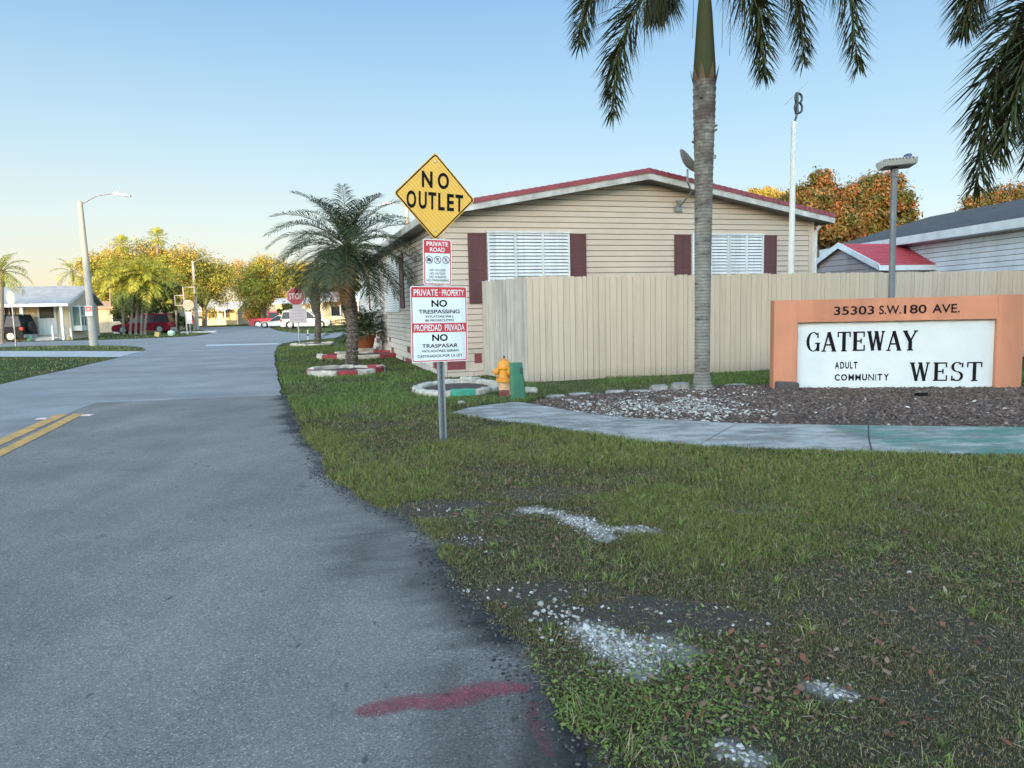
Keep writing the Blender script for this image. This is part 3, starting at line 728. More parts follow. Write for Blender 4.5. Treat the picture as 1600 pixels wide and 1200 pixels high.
weeds([(780,790,90,30,70),(700,760,90,20,60),(860,830,120,30,60),(1200,760,200,40,80),(1300,900,180,70,150),(1350,1080,150,70,160),(1180,1050,50,25,60),(620,740,50,30,50),(1150,1110,90,40,34),(1120,1180,50,20,16),(900,880,110,40,26),(860,990,50,50,18),(1000,1050,100,60,28),(1450,1000,100,90,50),(1250,740,300,10,26),(1200,1040,60,40,26),(640,750,60,20,20)], 0, (.007,.019), [(.15,.05,.03),(.22,.09,.05),(.08,.04,.025),(.28,.16,.10),(.20,.14,.10),(.12,.055,.035),(.30,.24,.17)], 'fallen_leaves', 'brown curled dead leaves lying all over the near verge', 13, curl=.35, lift=.02)
# broken asphalt crumbs along the edge
r = np.random.default_rng(8); yy = r.uniform(1.9, 12, 2600)**1.0; xx = xedge(yy)+r.normal(.0, .05, 2600)
o = stones('asphalt_crumbs', np.stack([xx, yy, np.full(2600, .010)], 1), r.uniform(.002, .008, 2600), leafmat('crumb', [(.02,.02,.022),(.06,.06,.065),(.12,.11,.10)], 0, .9), .6, 1.6, 8)
tag(o, 'loose dark asphalt crumbs along the broken road edge', 'asphalt crumbs', kind='stuff')
# ================================================================== OBJECTS
GRID = R(17)
Z3 = lambda p, z=0: (p.x, p.y, z)
ROTM = lambda a: Matrix.Rotation(a, 4, 'Z')
STEEL = mat('galvanised_steel', (.30,.33,.36), .45, .2, 8, metal=.6, streak=9)
ALU = mat('sign_back_metal', (.42,.44,.46), .4, .15, 5, metal=.4)
BLK = mat('black_lettering', (.010,.010,.012), .85, .2, 20, spec=.08)
WSG = mat('white_sign_sheet', (.70,.755,.79), .45, .06, 4, streak=6)
RSG = mat('red_sign_sheet', (.50,.02,.035), .45, .12, 6)
def roundrect(x0, x1, z0, z1, r, n=5):
    P = []
    for cx, cz, a0 in ((x1-r,z1-r,0),(x0+r,z1-r,90),(x0+r,z0+r,180),(x1-r,z0+r,270)):
        P += [(cx+r*math.cos(R(a0+90*i/n)), cz+r*math.sin(R(a0+90*i/n))) for i in range(n+1)]
    return P
# ---- the sign post by the road
SPB = gr(692, 690); SY = SPB.y
m, nt, b = NT('yellow_sign_sheet'); v = coords(nt)
wv = nt.nodes.new('ShaderNodeTexWave'); wv.inputs['Scale'].default_value = 14; wv.bands_direction = 'DIAGONAL'; wv.inputs['Distortion'].default_value = .6
nt.links.new(v, wv.inputs[0]); o = ramp(nt, wv.outputs[1], [(.2, (.62,.335,.035)), (.8, (.74,.42,.055))])
o = mixc(nt, ramp(nt, noise(nt, v, 9, 5), [(.45,0),(.8,.4)]), o, (.50,.27,.04))
nt.links.new(o, b.inputs['Base Color']); b.inputs['Roughness'].default_value = .4; YSG = m
t = thing('road_sign', 'steel post by the road with a yellow diamond sign over two red and white signs', 'road sign', Z3(SPB), R(27))
H = atY(688, 243, SY).z+.02
mb = MB(); mb.prism([(-.04,-.012),(-.024,-.012),(-.018,.022),(.018,.022),(.024,-.012),(.04,-.012),(.04,-.016),(.021,-.016),(.0155,.018),(-.0155,.018),(-.021,-.016),(-.04,-.016)], -.15, H-.55, 'z')
for k in range(28): mb.lathe([(.0045,.0165),(.0045,.0175)], 8, Matrix.Translation((0,0,.12+k*.05))@Matrix.Rotation(R(90),4,'X')@Matrix.Translation((0,0,-.0)), 1)
mb.build('post', [STEEL, BLK], t)
cz = atY(688, 307.5, SY).z; hd = .431
def tilt(deg, z): return Matrix.Translation((0,0,z))@Matrix.Rotation(R(deg), 4, 'Y')
def rdiamond(h, r=.03):
    P = []; s = h*math.sqrt(2)/2
    for x, z in roundrect(-s, s, -s, s, r): P.append(((x-z)/math.sqrt(2), (x+z)/math.sqrt(2)))
    return P
TM = tilt(2.2, cz)
mb = MB(); mb.prism(rdiamond(hd), -.022, -.0195, 'y', TM, 0); face = mb.build('diamond_sign', YSG, t)
def ringpoly(mb, A, B, y, M, mi=0):
    n = len(A); vs = [M@Vector((u,y,v)) for u,v in A]+[M@Vector((u,y,v)) for u,v in B]
    mb.add(vs, [(i,(i+1)%n,n+(i+1)%n,n+i) for i in range(n)], mi)
mb = MB(); ringpoly(mb, rdiamond(hd-.012,.028), rdiamond(hd-.030,.022), -.0235, TM); mb.build('border', BLK, face)
mb = MB(); tm = MB()
text(tm, 'N', -.142, -.030, .080, .240, -.024, .03); text(tm, 'O', .025, .145, .080, .240, -.024, .03)
for ch, a, b_ in (('O',-.30,-.20),('U',-.175,-.09),('T',-.075,.01),('L',.03,.10),('E',.125,.20),('T',.215,.30)): text(tm, ch, a, b_, -.130, .040, -.024, .03)
mb.add([TM@Vector(v) for v in tm.v], tm.f); mb.build('lettering', BLK, face)
BOLT = mat('bolt_head', (.55,.56,.58), .35, metal=.8)
for z in (.34, -.33): mb = MB(); mb.lathe([(.011,0),(.011,.004),(.004,.008)], 8, TM@Matrix.Translation((0,-.0225,z))@Matrix.Rotation(R(90),4,'X')); mb.build('bolt', BOLT, face)
def rsign(name, cpx, cpy, w_, h_, tl, border=True):
    c = atY(cpx, cpy, SY); M = tilt(tl, c.z)
    mb = MB(); mb.prism(roundrect(-w_/2, w_/2, -h_/2, h_/2, .025), -.0225, -.0200, 'y', M); o = mb.build(name, WSG, t)
    mb = MB(); ringpoly(mb, roundrect(-w_/2+.008, w_/2-.008, -h_/2+.008, h_/2-.008, .02), roundrect(-w_/2+.018, w_/2-.018, -h_/2+.018, h_/2-.018, .013), -.0238, M, 0)
    return o, mb, M
def put(mb_from, M, name, m_, par): q = MB(); q.add([M@Vector(v) for v in mb_from.v], mb_from.f); return q.build(name, m_, par)
# PRIVATE ROAD
o, rd, M = rsign('private_road_sign', 690.5, 410, .305, .457, 1.2)
rd.add([M@Vector(v) for v in ((-.14,-.0236,.09),(.14,-.0236,.09),(.14,-.0236,.216),(-.14,-.0236,.216))], [(0,1,2,3)])
rd.build('border', RSG, o)
q = MB(); text(q, 'PRIVATE', -.115, .115, .160, .203, -.0248, .02); put(q, M, 'white_lettering', WSG, o)
q = MB(); text(q, 'ROAD', -.08, .08, .104, .147, -.0248, .02); put(q, M, 'white_lettering', WSG, o)
q = MB()
for i, s in enumerate(['NO ACCESS', 'NO OUTLET', 'NO PARKING', 'NO TRESPASSING']):
    hw = (.085,.085,.09,.122)[i]; text(q, s, -hw, hw, -.088-.034*i, -.066-.034*i, -.0244, .012)
PPB = mat('purple_black_print', (.06,.03,.045), .5); put(q, M, 'small_print', PPB, o); q = MB()
for cx in (-.09, 0, .09):
    n = 24; A = [(cx+.039*math.cos(2*math.pi*k/n), .025+.039*math.sin(2*math.pi*k/n)) for k in range(n)]; B = [(cx+.033*math.cos(2*math.pi*k/n), .025+.033*math.sin(2*math.pi*k/n)) for k in range(n)]
    ringpoly(q, A, B, -.0246, Matrix()); d = .0025
    q.add([(cx-.025-d,-.0250,.050-d),(cx-.025+d,-.0250,.050+d),(cx+.025+d,-.0250,d),(cx+.025-d,-.0250,-d)], [(0,1,2,3)])
text(q, 'P', -.011, .012, .006, .045, -.0243, .03)
q.add([(-.09+a,-.0243,.025+b_) for a, b_ in ((-.024,-.014),(.024,-.014),(.024,.002),(.016,.004),(.011,.016),(-.011,.016),(-.016,.004),(-.024,.002))], [tuple(range(8))])
for a in (((.088,.05),(.094,.05),(.094,.043),(.088,.043)), ((.084,.040),(.096,.040),(.098,.022),(.086,.022)), ((.087,.022),(.093,.022),(.082,.001),(.077,.001)), ((.091,.022),(.097,.022),(.105,.002),(.100,.002)), ((.096,.038),(.098,.034),(.108,.026),(.106,.030))):
    q.add([(x,-.0243,z) for x, z in a], [(0,1,2,3)])
put(q, M, 'pictograms', PPB, o)
# PRIVATE PROPERTY
o, rd, M = rsign('private_property_sign', 690.5, 506.5, .61, .762, .9)
for a, b_ in ((.270,.363), (-.080,.012)): rd.add([M@Vector(v) for v in ((-.29,-.0236,a),(.29,-.0236,a),(.29,-.0236,b_),(-.29,-.0236,b_))], [(0,1,2,3)])
rd.build('border', RSG, o)
q = MB()
text(q, 'PRIVATE', -.27, -.015, .286, .349, -.0248, .012); put(q, M, 'white_lettering', WSG, o); q = MB(); text(q, 'PROPERTY', .03, .272, .286, .349, -.0248, .012)
put(q, M, 'white_lettering', WSG, o); q = MB(); q.lathe([(.007,0),(.007,.003)], 8, Matrix.Translation((.005,-.0248,.318))@Matrix.Rotation(R(90),4,'X')); put(q, M, 'bolt', BOLT, o); q = MB()
text(q, 'PROPIEDAD', -.272, .02, -.066, -.002, -.0248, .012); put(q, M, 'white_lettering', WSG, o); q = MB(); text(q, 'PRIVADA', .055, .272, -.066, -.002, -.0248, .012); put(q, M, 'white_lettering', WSG, o)
q = MB()
for s, hw, a, b_, bo in (('NO',.085,.175,.245,.03),('TRESPASSING',.222,.108,.148,.02),('VIOLATORS WILL',.155,.068,.090,.014),('BE PROSECUTED',.155,.029,.051,.014),
                     ('NO',.085,-.17,-.100,.03),('TRASPASAR',.195,-.236,-.197,.02),('VIOLADORES SERAN',.20,-.281,-.256,.014),('CASTIGADOS POR LA LEY',.245,-.333,-.305,.014)):
    q = MB(); text(q, s, -hw, hw, a, b_, -.0244, bo); put(q, M, 'black_lettering', BLK, o)

# ---- monument sign wall
A = gr(1208, 612, .02); Bq = gr(1597, 614, .02)
dA = Vector((A.x, A.y, 0)); zt = .0
LY = A.y; LX = A.x
topz = atY(1208, 471, A.y).z; topr = atY(1597, 458, Bq.y).z
# keep the top level: fit the far end's distance from its apparent height instead
topz += .015; d_ = Vector((math.cos(R(-9.5)), math.sin(R(-9.5)), 0)); n_ = Vector((d_.y, -d_.x, 0))
Bq = on_plane(1598, 560, dA, n_); Bq.z = 0; dAB = (Bq-dA); LW = dAB.length; ang = math.atan2(dAB.y, dAB.x)
print('SIGN', dA, Bq, LW, topz, math.degrees(ang))
t = thing('sign_wall', 'low orange masonry sign wall with recessed white panel standing in mulch', 'sign', (dA.x, dA.y, 0), ang)
nrm = Vector((math.sin(ang), -math.cos(ang), 0))
def SL(px, py):
    p = on_plane(px, py, dA, nrm); return ((p-dA).dot(dAB.normalized()), p.z)
TERRA = mat('terracotta_stucco', (.53,.225,.135), .85, .10, 1.6, .9, 90, streak=2.6)
WST = mat('white_stucco', (.59,.635,.66), .85, .05, 2, .8, 90)
x0 = SL(1246, 560)[0]; x1 = SL(1556, 560)[0]; zp = SL(1400, 501)[1]
W2 = SL(1598, 560)[0]
mb = MB()
mb.bbox((0,-.0,-.1),(x0,.30,topz), .008); mb.bbox((x1,.0,-.1),(W2,.30,topz), .008); mb.box((x0-.001,.004,zp),(x1+.001,.296,topz-.004))
fr = mb.build('frame', TERRA, t)
mb = MB(); mb.box((x0-.01,.075,-.1),(x1+.01,.22,zp+.01)); pn = mb.build('panel', WST, t)
q = MB()
def spell(q, s, pxa, pya, pxb, pyb, y, bold):
    xa, za = SL(pxa, pya); xb, zb = SL(pxb, pyb); text(q, s, xa, xb, min(za, zb), max(za, zb), y, bold)
h0 = SL(1400, 490)[1]; 
X0, X1 = SL(1303, 485)[0], SL(1500, 478)[0]; za = SL(1303, 492.5)[1]; zb = SL(1303, 479.0)[1]
for s, a, b_ in (('35303',0,.325),('S.W.',.365,.54),('180',.563,.74),('AVE.',.785,1.0)): text(q, s, X0+(X1-X0)*a, X0+(X1-X0)*b_, za, zb, -.004, .012)
q.build('address_lettering', BLK, fr)
off = .072
def SLp(px, py):   # on the recessed panel
    P = dA+nrm*(-.075); p = on_plane(px, py, P, nrm); return ((p-dA).dot(dAB.normalized()), p.z)
q = MB()
xa, z1 = SLp(1260, 519.5); _, z0 = SLp(1262, 549); xb, _ = SLp(1434, 530); serif(q, 'GATEWAY', xa, xb, z0, z1, off, .1)
xa, _ = SLp(1421, 580); xb, z1 = SLp(1535, 565.5); _, z0 = SLp(1535, 594.5); serif(q, 'WEST', xa, xb, z0, z1, off, .16)
q.build('serif_lettering', BLK, pn)
q = MB()
a0, t1 = SLp(1304.5, 565.5); a1, t0 = SLp(1339.5, 576.0); b1, u1 = SLp(1389, 584); _, u0 = SLp(1304, 595)
n = 5; 
def spaced(q, s, x0, x1, z0, z1, y, bold, gap=.22):
    h = z1-z0; ws = [text_geo(c, 0)[2] for c in s]; tot = sum(ws)+gap*(len(s)-1); x = x0
    for c, w_ in zip(s, ws): e = w_*(x1-x0)/tot; text(q, c, x, x+e, z0, z1, y, .010 if c in 'MNW' else bold); x += e+gap*(x1-x0)/tot
for s, aa, bb, lo_, hi_ in (('ADULT', a0, a1, t0, t1), ('COMMUNITY', a0, b1, u0, u1)):
    spaced(q, s, aa, bb, lo_, hi_, off, .034)
q.build('small_lettering', BLK, pn)
# charred block, spotlight
p = gr(1228, 612, .03)
mb = MB(); mb.bbox((-.155,-.08,0),(.155,.08,.145), .012); CHAR = mat('charred_block', (.03,.027,.026), .95, .6, 14, 1, 50, c2=(.10,.085,.08))
o = mb.build('stone_block', CHAR); o.location = (p.x, dA.y-.14, .03); o.rotation_euler = (R(2), R(3), ang+.03)
tag(o, 'blackened concrete block leaning at the left foot of the orange sign wall', 'block')
p = gr(1440, 620, .06); t = thing('ground_spotlight', 'small black ground spotlight in the mulch in front of the sign wall', 'spotlight', (p.x, p.y, .06), R(10))
mb = MB(); mb.bbox((-.07,-.05,.01),(.07,.05,.055), .01, Matrix.Rotation(R(-14),4,'X')); mb.build('housing', BLK, t)
mb = MB(); mb.box((-.06,-.035,.057),(.06,.04,.061), Matrix.Rotation(R(-14),4,'X')); mb.build('lens', mat('dull_lens', (.30,.30,.22), .3), t)
mb = MB(); mb.tube([(0,0,.02),(0,0,-.08)], .01, 6); mb.build('stake', BLK, t)

# edging stones of the bed
STONE = mat('grey_edging_stone', (.26,.25,.235), .95, .35, 7, .9, 40, c2=(.13,.125,.12))
def rock(mb, c, sx, sy, sz, seed, rough=.18):
    r = random.Random(seed); rings_ = []
    for k, (z, s) in enumerate([(0,.92),(.3,1.02),(.75,1.0),(1,.80)]):
        rings_.append([(c[0]+sx*s*math.copysign(abs(math.cos(a))**.7, math.cos(a))*(1+r.uniform(-rough,rough)), c[1]+sy*s*math.copysign(abs(math.sin(a))**.7, math.sin(a))*(1+r.uniform(-rough,rough)), c[2]+sz*z*(1+r.uniform(-rough,rough)*.5)) for a in [2*math.pi*i/12 for i in range(12)]])
    mb.rings(rings_)
for i, (px, py, sx, sz, lab) in enumerate([(868,621,.13,.05,'low flat grey stone at the left tip of the mulch bed'),(905,617,.15,.045,'thin grey edging stone left of the long flat slab'),(961,614.5,.155,.06,'long flat grey slab, second of the bed edging from the left end of the gravel'),(999,614,.15,.055,'flat dark sided slab between the long slab and the lumpy boulders'),
        (1030,611.5,.14,.11,'pale lumpy boulder on the bed edge, left of the one beside the palm trunk'),(1062,609.5,.16,.12,'large pale rough boulder touching the left of the tall palm trunk'),(1150,603,.18,.04,'low pale kerb piece on the bed edge right of the palm trunk')]):
    p = gr(px, py, .03); mb = MB(); rock(mb, (0,0,-.01), sx, .09, sz, 40+i); o = mb.build('edging_stone', STONE, smooth=True); o.location = (p.x, p.y, .03); o.rotation_euler = (0,0,R([12,10,8,8,5,8,6][i]))
    tag(o, lab, 'stone', 'edging stones of the mulch bed')

# ---- fence
m, nt, b = NT('cream_fence_paint'); v = coords(nt)
o = ramp(nt, island(nt), [(0,(.46,.385,.30)),(.5,(.485,.405,.315)),(1,(.51,.43,.335))])
o = mixc(nt, ramp(nt, noise(nt, v, 1, 7, .75, (9,9,.6)), [(.48,0),(.72,.55)]), o, (.30,.255,.20))
o = mixc(nt, ramp(nt, noise(nt, v, 9, 6, .8), [(.62,0),(.72,.5)]), o, (.22,.19,.15))
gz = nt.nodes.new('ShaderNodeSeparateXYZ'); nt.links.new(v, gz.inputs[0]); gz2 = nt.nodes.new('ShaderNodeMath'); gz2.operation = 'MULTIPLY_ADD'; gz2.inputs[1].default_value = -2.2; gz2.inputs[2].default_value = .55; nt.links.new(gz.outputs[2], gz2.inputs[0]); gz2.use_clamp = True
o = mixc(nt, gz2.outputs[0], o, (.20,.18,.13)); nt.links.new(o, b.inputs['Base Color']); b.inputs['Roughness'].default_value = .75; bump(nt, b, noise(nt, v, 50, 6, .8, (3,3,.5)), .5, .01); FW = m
def fence_run(mb, L, H, seed, pitch=.225):
    r = random.Random(seed); x = 0
    while x < L:
        w1 = r.uniform(.085, .15); 
        for a, b_ in ((x, x+w1), (x+w1+.005, x+pitch-.008)):
            h = H+r.uniform(-.012,.012); d = r.uniform(0,.010); e = min(.018, (b_-a)*.25)
            b_ = min(b_, L)
            if b_-a < .02: continue
            mb.prism([(a+r.uniform(0,.0015),.03),(b_-r.uniform(0,.0015),.03),(b_,h-e),(b_-e,h),(a+e,h),(a,h-e)], -d-.018, -d, 'y')
        x += pitch
    return mb
FH = 1.90
t = thing('wooden_fence', 'tall cream painted board fence around the beige house', 'fence', (F0.x, F0.y, 0), math.atan2(fd.y, fd.x))
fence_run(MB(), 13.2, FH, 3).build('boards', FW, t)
mb = MB()
for z in (.35, 1.0, 1.65): mb.box((.01,.003,z-.045),(13.2,.04,z+.045))
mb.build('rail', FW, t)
kd = (Fk-F0); kl = kd.length
t2 = MB(); fence_run(t2, kl+.5, FH, 5, .17)
a2 = math.atan2(kd.y, kd.x)-math.atan2(fd.y, fd.x)
M_ = Matrix.Rotation(a2, 4, 'Z')@Matrix.Translation((0,.02,0))
t2.build('side_boards', mat('shaded_fence_side', (.40,.375,.34), .8, .15, 2.5, .25, 70, streak=7), t, M=M_@Matrix.Diagonal((1,1,1,1)))  # return boards coloured greyer to paint in their shaded side
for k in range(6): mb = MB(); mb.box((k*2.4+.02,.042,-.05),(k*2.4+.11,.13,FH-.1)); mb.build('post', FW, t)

# ---- beige mobile home
n_f = Vector((math.sin(GRID), -math.cos(GRID), 0)); n_s = Vector((-math.cos(GRID), -math.sin(GRID), 0))
def HF(px, py, d=0):
    p = on_plane(px, py, Hc+n_f*d, n_f)-Vector((Hc.x,Hc.y,0)); return p.dot(Cn), p.z
def HS(px, py, d=0):
    p = on_plane(px, py, Hc+n_s*d, n_s)-Vector((Hc.x,Hc.y,0)); return p.dot(hn), p.z
HW = HF(1268, 400)[0]; ze_l = HF(699, 341)[1]; zpk = HF(1012, 283)[1]; ze_r = HF(1268, 343)[1]
ZE = (ze_l+ze_r)/2; HA = HW/2; HD = 17.0; ZSK = HF(720, 546)[1]
print('HOUSE', HW, ze_l, ze_r, zpk, HF(1012,283)[0], 'skirt', ZSK, 'Hc', Hc)
zr = lambda x: ZE+(zpk-ZE)*(1-abs(x-HA)/HA)
m, nt, b = NT('beige_siding'); v = coords(nt)
o = ramp(nt, noise(nt, v, .8, 5), [(.3, (.41,.34,.28)), (.7, (.49,.41,.34))])
o = mixc(nt, ramp(nt, noise(nt, v, 1, 6, .7, (1.5,1.5,9)), [(.5,0),(.75,.3)]), o, (.26,.215,.16))
nt.links.new(o, b.inputs['Base Color']); b.inputs['Roughness'].default_value = .55; SID = m
SIDG = mat('grey_side_siding', (.44,.42,.40), .55, .1, 1, streak=1.5)
GRV = mat('siding_shadow_groove', (.13,.105,.088), .9)  # dark colour stands in for the shade under each lap; also backs skirting joints
def siding(mb, L, z0, ztop, M, c=.115, holes=(), out=.016):
    """tilted lap courses along local x; ztop(x) bounds the top"""
    z = z0; k = 0
    while z < max(ztop(L*i/40) for i in range(41)):
        z1 = z+c
        seg = [(0, L)]
        if min(ztop(0), ztop(L)) < z1:          # under the gable
            xs_ = [L*i/400 for i in range(401) if ztop(L*i/400) > z+.004]
            if not xs_: break
            seg = [(xs_[0], xs_[-1])]
        for (a, b_) in seg:
            def zc(x, zz): return min(zz, ztop(x))
            ea = a; 
            xs1 = [L*i/400 for i in range(401) if ztop(L*i/400) > z1] if seg[0] != (0, L) or True else None
            a1, b1 = (a, b_) if (ztop(a) >= z1 and ztop(b_) >= z1) else ((xs1[0], xs1[-1]) if xs1 else ((a+b_)/2, (a+b_)/2))
            vs = [(a,-out,z+.012),(b_,-out,z+.012),(b1,-.003,min(z1,1e9)),(a1,-.003,min(z1,1e9)),(a,-.001,z),(b_,-.001,z)]
            mb.add([M@Vector(p) for p in vs[:4]], [(0,1,2,3)], 0)
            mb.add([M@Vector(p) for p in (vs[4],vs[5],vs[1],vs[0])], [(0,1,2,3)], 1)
        z = z1; k += 1
t = thing('mobile_home', 'beige sided mobile home with red roof edge behind the cream fence', 'house', Z3(Hc), GRID)
mb = MB()
mb.prism([(0.01,0),(HW-.01,0),(HW-.01,ZE),(HA,zpk),(0.01,ZE)], .0, HD, 'y', None, 0)
siding(mb, HW, ZSK, zr, Matrix())
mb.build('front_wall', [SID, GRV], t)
mb = MB(); siding(mb, HD, ZSK, lambda x: ZE, Matrix(((0,-(-1),0,0),(-1,0,0,0),(0,0,1,0),(0,0,0,1)))@Matrix.Translation((-HD,0,0)) if False else Matrix.Translation((0,HD,0))@Matrix.Rotation(R(-90),4,'Z'))
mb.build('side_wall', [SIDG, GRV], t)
mb = MB(); mb.box((-.02,-.02,ZSK-.02),(.05,.04,ZE+.02)); mb.build('corner_trim', SID, t)
mb = MB(); mb.box((HW-.10,-.024,.3),(HW+.01,.04,ZE)); mb.build('corner_trim', SID, t)
# skirting of big painted blocks
SKB = mat('cream_skirting', (.46,.40,.34), .75, .15, 3, .3, 60); SKR = mat('dark_red_paint', (.17,.035,.045), .6, .2, 5, .2, 60); SKG = mat('pale_side_skirting', (.50,.47,.45), .75, .15, 3)
mb = MB(); r = random.Random(4)
def skirt(mb, L, M, seed, mi_c, mi_r):
    r = random.Random(seed); mb.box((0,-.004,-.05),(L,.0,ZSK), M, 2); hs = []
    z = -.02
    while z < ZSK-.03:
        h = r.choice((.12,.16,.2)); z1 = min(z+h, ZSK); x = 0
        if ZSK-z1 < .06: z1 = ZSK
        while x < L:
            w_ = r.choice((.25,.38,.55,.8)); x1_ = min(x+w_, L)
            mb.box((x+.006,-.016,z+.006),(x1_-.006,-.004,z1-.006), M, mi_r if r.random() < .13 else mi_c); x = x1_
        z = z1
skirt(mb, HW, Matrix(), 8, 0, 1)
skirt(mb, HD, Matrix.Translation((0,HD,0))@Matrix.Rotation(R(-90),4,'Z'), 14, 3, 1)
sxa, sza = HF(737, 577); sxb, szb = HF(700, 566)
for (pa, pb) in (((741,553),(753,567)), ((699,565),(727,577))):
    (a, z1_), (b_, z0_) = HF(*pa), HF(*pb); mb.box((a,-.0195,z0_),(b_,-.012,z1_), None, 1)
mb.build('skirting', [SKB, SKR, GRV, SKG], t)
# windows with white louvred shutters, dark red side shutters
WHT = mat('white_aluminium', (.56,.59,.62), .5, .08, 4, streak=8); DRED = mat('maroon_shutter', (.085,.024,.024), .6, .12, 6, streak=5)
DARK = mat('dark_recess', (.02,.022,.025), .6)
def louvre_window(par, x0, x1, z0, z1, n, M, splitbar=None):
    mb = MB(); e = .035
    mb.box((x0,-.06,z0),(x0+e,-.017,z1), M); mb.box((x1-e,-.06,z0),(x1,-.017,z1), M); mb.box((x0-.01,-.068,z1),(x1+.01,-.016,z1+e), M); mb.box((x0-.01,-.068,z0-e),(x1+.01,-.016,z0), M)
    for k in range(1, n):
        xm = x0+(x1-x0)*k/n; mb.box((xm-.02,-.064,z0),(xm+.02,-.017,z1), M)
    w_ = mb.build('window', WHT, par)
    mb = MB(); mb.box((x0+.01,-.019,z0),(x1-.01,-.0165,z1), M); mb.build('pane', DARK, w_)
    mb = MB(); z = z0+.01; pt = .068
    while z < z1-.02:
        zz = min(z+pt-.014, z1-.002)
        vs = [(x0+e,-.060,z),(x1-e,-.060,z),(x1-e,-.036,zz),(x0+e,-.036,zz),(x0+e,-.054,z-.002),(x1-e,-.054,z-.002),(x1-e,-.031,zz-.002),(x0+e,-.031,zz-.002)]
        mb.add([M@Vector(p) for p in vs], [(0,1,2,3),(7,6,5,4),(0,4,5,1),(3,2,6,7)])
        z += pt
    mb.build('louvre', WHT, w_)
def shutter(par, x0, x1, z0, z1, M):
    mb = MB(); e = .045
    mb.box((x0,-.03,z0),(x1,-.017,z1), M)
    for a, b_, c, d in ((x0,x0+e,z0,z1),(x1-e,x1,z0,z1),(x0+e,x1-e,z0,z0+e),(x0+e,x1-e,z1-e,z1),(x0+e,x1-e,(z0+z1)/2-.02,(z0+z1)/2+.02)): mb.box((a,-.042,c),(b_,-.03,d), M)
    z = z0+e
    while z < z1-e-.03:
        mb.add([M@Vector(p) for p in ((x0+e,-.040,z),(x1-e,-.040,z),(x1-e,-.031,z+.032),(x0+e,-.031,z+.032))], [(0,1,2,3)]); z += .032
    mb.build('shutter', DRED, par)
I4 = Matrix()
zb_ = HF(745, 474)[1]; zt_ = HF(745, 364)[1]
xx = lambda p: HF(p, 400)[0]
shutter(t, xx(731), xx(759.5), zb_, zt_, I4); louvre_window(t, xx(761), xx(889), zb_+.05, zt_, 3, I4); shutter(t, xx(890.5), xx(915), zb_, zt_, I4)
shutter(t, xx(1053), xx(1078), zb_, zt_, I4); louvre_window(t, xx(1080), xx(1137), zb_+.05, zt_-.01, 2, I4); louvre_window(t, xx(1137.5), xx(1191), zb_+.05, zt_-.01, 2, I4); shutter(t, xx(1192), xx(1212), zb_, zt_, I4)
MS = Matrix.Translation((0,HD,0))@Matrix.Rotation(R(-90),4,'Z')     # side wall frame: x runs back-to-front
sy = lambda p: HD-HS(p, 440)[0]
szb_, szt_ = HS(625, 484)[1], HS(625, 392)[1]
print('SIDE', [round(HS(p,440)[0],2) for p in (632,624,602,596,588,578,572)], szb_, szt_)
szt_ = zt_; szb_ = zb_-.1
for a, b_ in ((603,625),(580,597),(563,576)): louvre_window(t, sy(a), sy(b_), szb_, szt_, 4, MS)
for a, b_ in ((626,632),(576.5,579.5)): shutter(t, sy(a), sy(b_), szb_+.05, szt_, MS)
# roof
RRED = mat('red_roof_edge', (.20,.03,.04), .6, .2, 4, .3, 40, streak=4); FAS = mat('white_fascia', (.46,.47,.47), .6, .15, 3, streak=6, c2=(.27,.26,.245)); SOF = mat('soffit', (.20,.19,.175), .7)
OH = .32
s_ = (zpk-ZE)/HA; zo = ZE+.11
mb = MB()
mb.prism([(-OH,zo-OH*s_),(HA,zo+HA*s_),(HW+OH,zo-OH*s_),(HW+OH,zo-OH*s_+.045),(HA,zo+HA*s_+.045),(-OH,zo-OH*s_+.045)], -OH+.01, HD+OH, 'y'); rf = mb.build('roof', RRED, t)
mb = MB()
mb.prism([(-OH-.01,zo-OH*s_-.13),(HA,zo+HA*s_-.13),(HW+OH+.01,zo-OH*s_-.13),(HW+OH+.01,zo-OH*s_+.0),(HA,zo+HA*s_),(-OH-.01,zo-OH*s_)], -OH-.03, -OH+.012, 'y')
mb.box((-OH-.035,-OH-.03,zo-OH*s_-.13),(-OH-.003,HD+OH,zo-OH*s_+.02)); mb.box((HW+OH+.003,-OH,zo-OH*s_-.13),(HW+OH+.035,HD+OH,zo-OH*s_+.02)); mb.build('fascia', FAS, rf)
mb = MB(); mb.prism([(-OH,zo-OH*s_-.115),(HA,zo+HA*s_-.115),(HW+OH,zo-OH*s_-.115),(HW+OH,zo-OH*s_-.10),(HA,zo+HA*s_-.10),(-OH,zo-OH*s_-.10)], -OH+.015, -.0, 'y')
mb.box((-OH,0,zo-OH*s_-.12),(0,HD,zo-OH*s_-.105)); mb.build('soffit', SOF, rf)
mb = MB(); n = 34     # capping of overlapping red pieces along the rake
for k in range(n):
    for sg in (0, 1):
        a = (HA+OH)*k/n; b_ = (HA+OH)*(k+1)/n+.02
        xa, xb = (-OH-.02+a, -OH-.02+b_) if not sg else (HW+OH+.02-a, HW+OH+.02-b_)
        f = lambda x: zo+s_*(HA-abs(x-HA))
        za, zb2 = f(xa), f(xb)
        mb.rings([[(xa,-OH-.045,za-.0),(xa,-OH+.12,za+.02),(xa,-OH+.10,za+.10),(xa,-OH-.03,za+.085)],[(xb,-OH-.052,zb2-.008),(xb,-OH+.13,zb2+.02),(xb,-OH+.11,zb2+.115),(xb,-OH-.036,zb2+.10)]])
mb.build('roof_edging', RRED, rf)
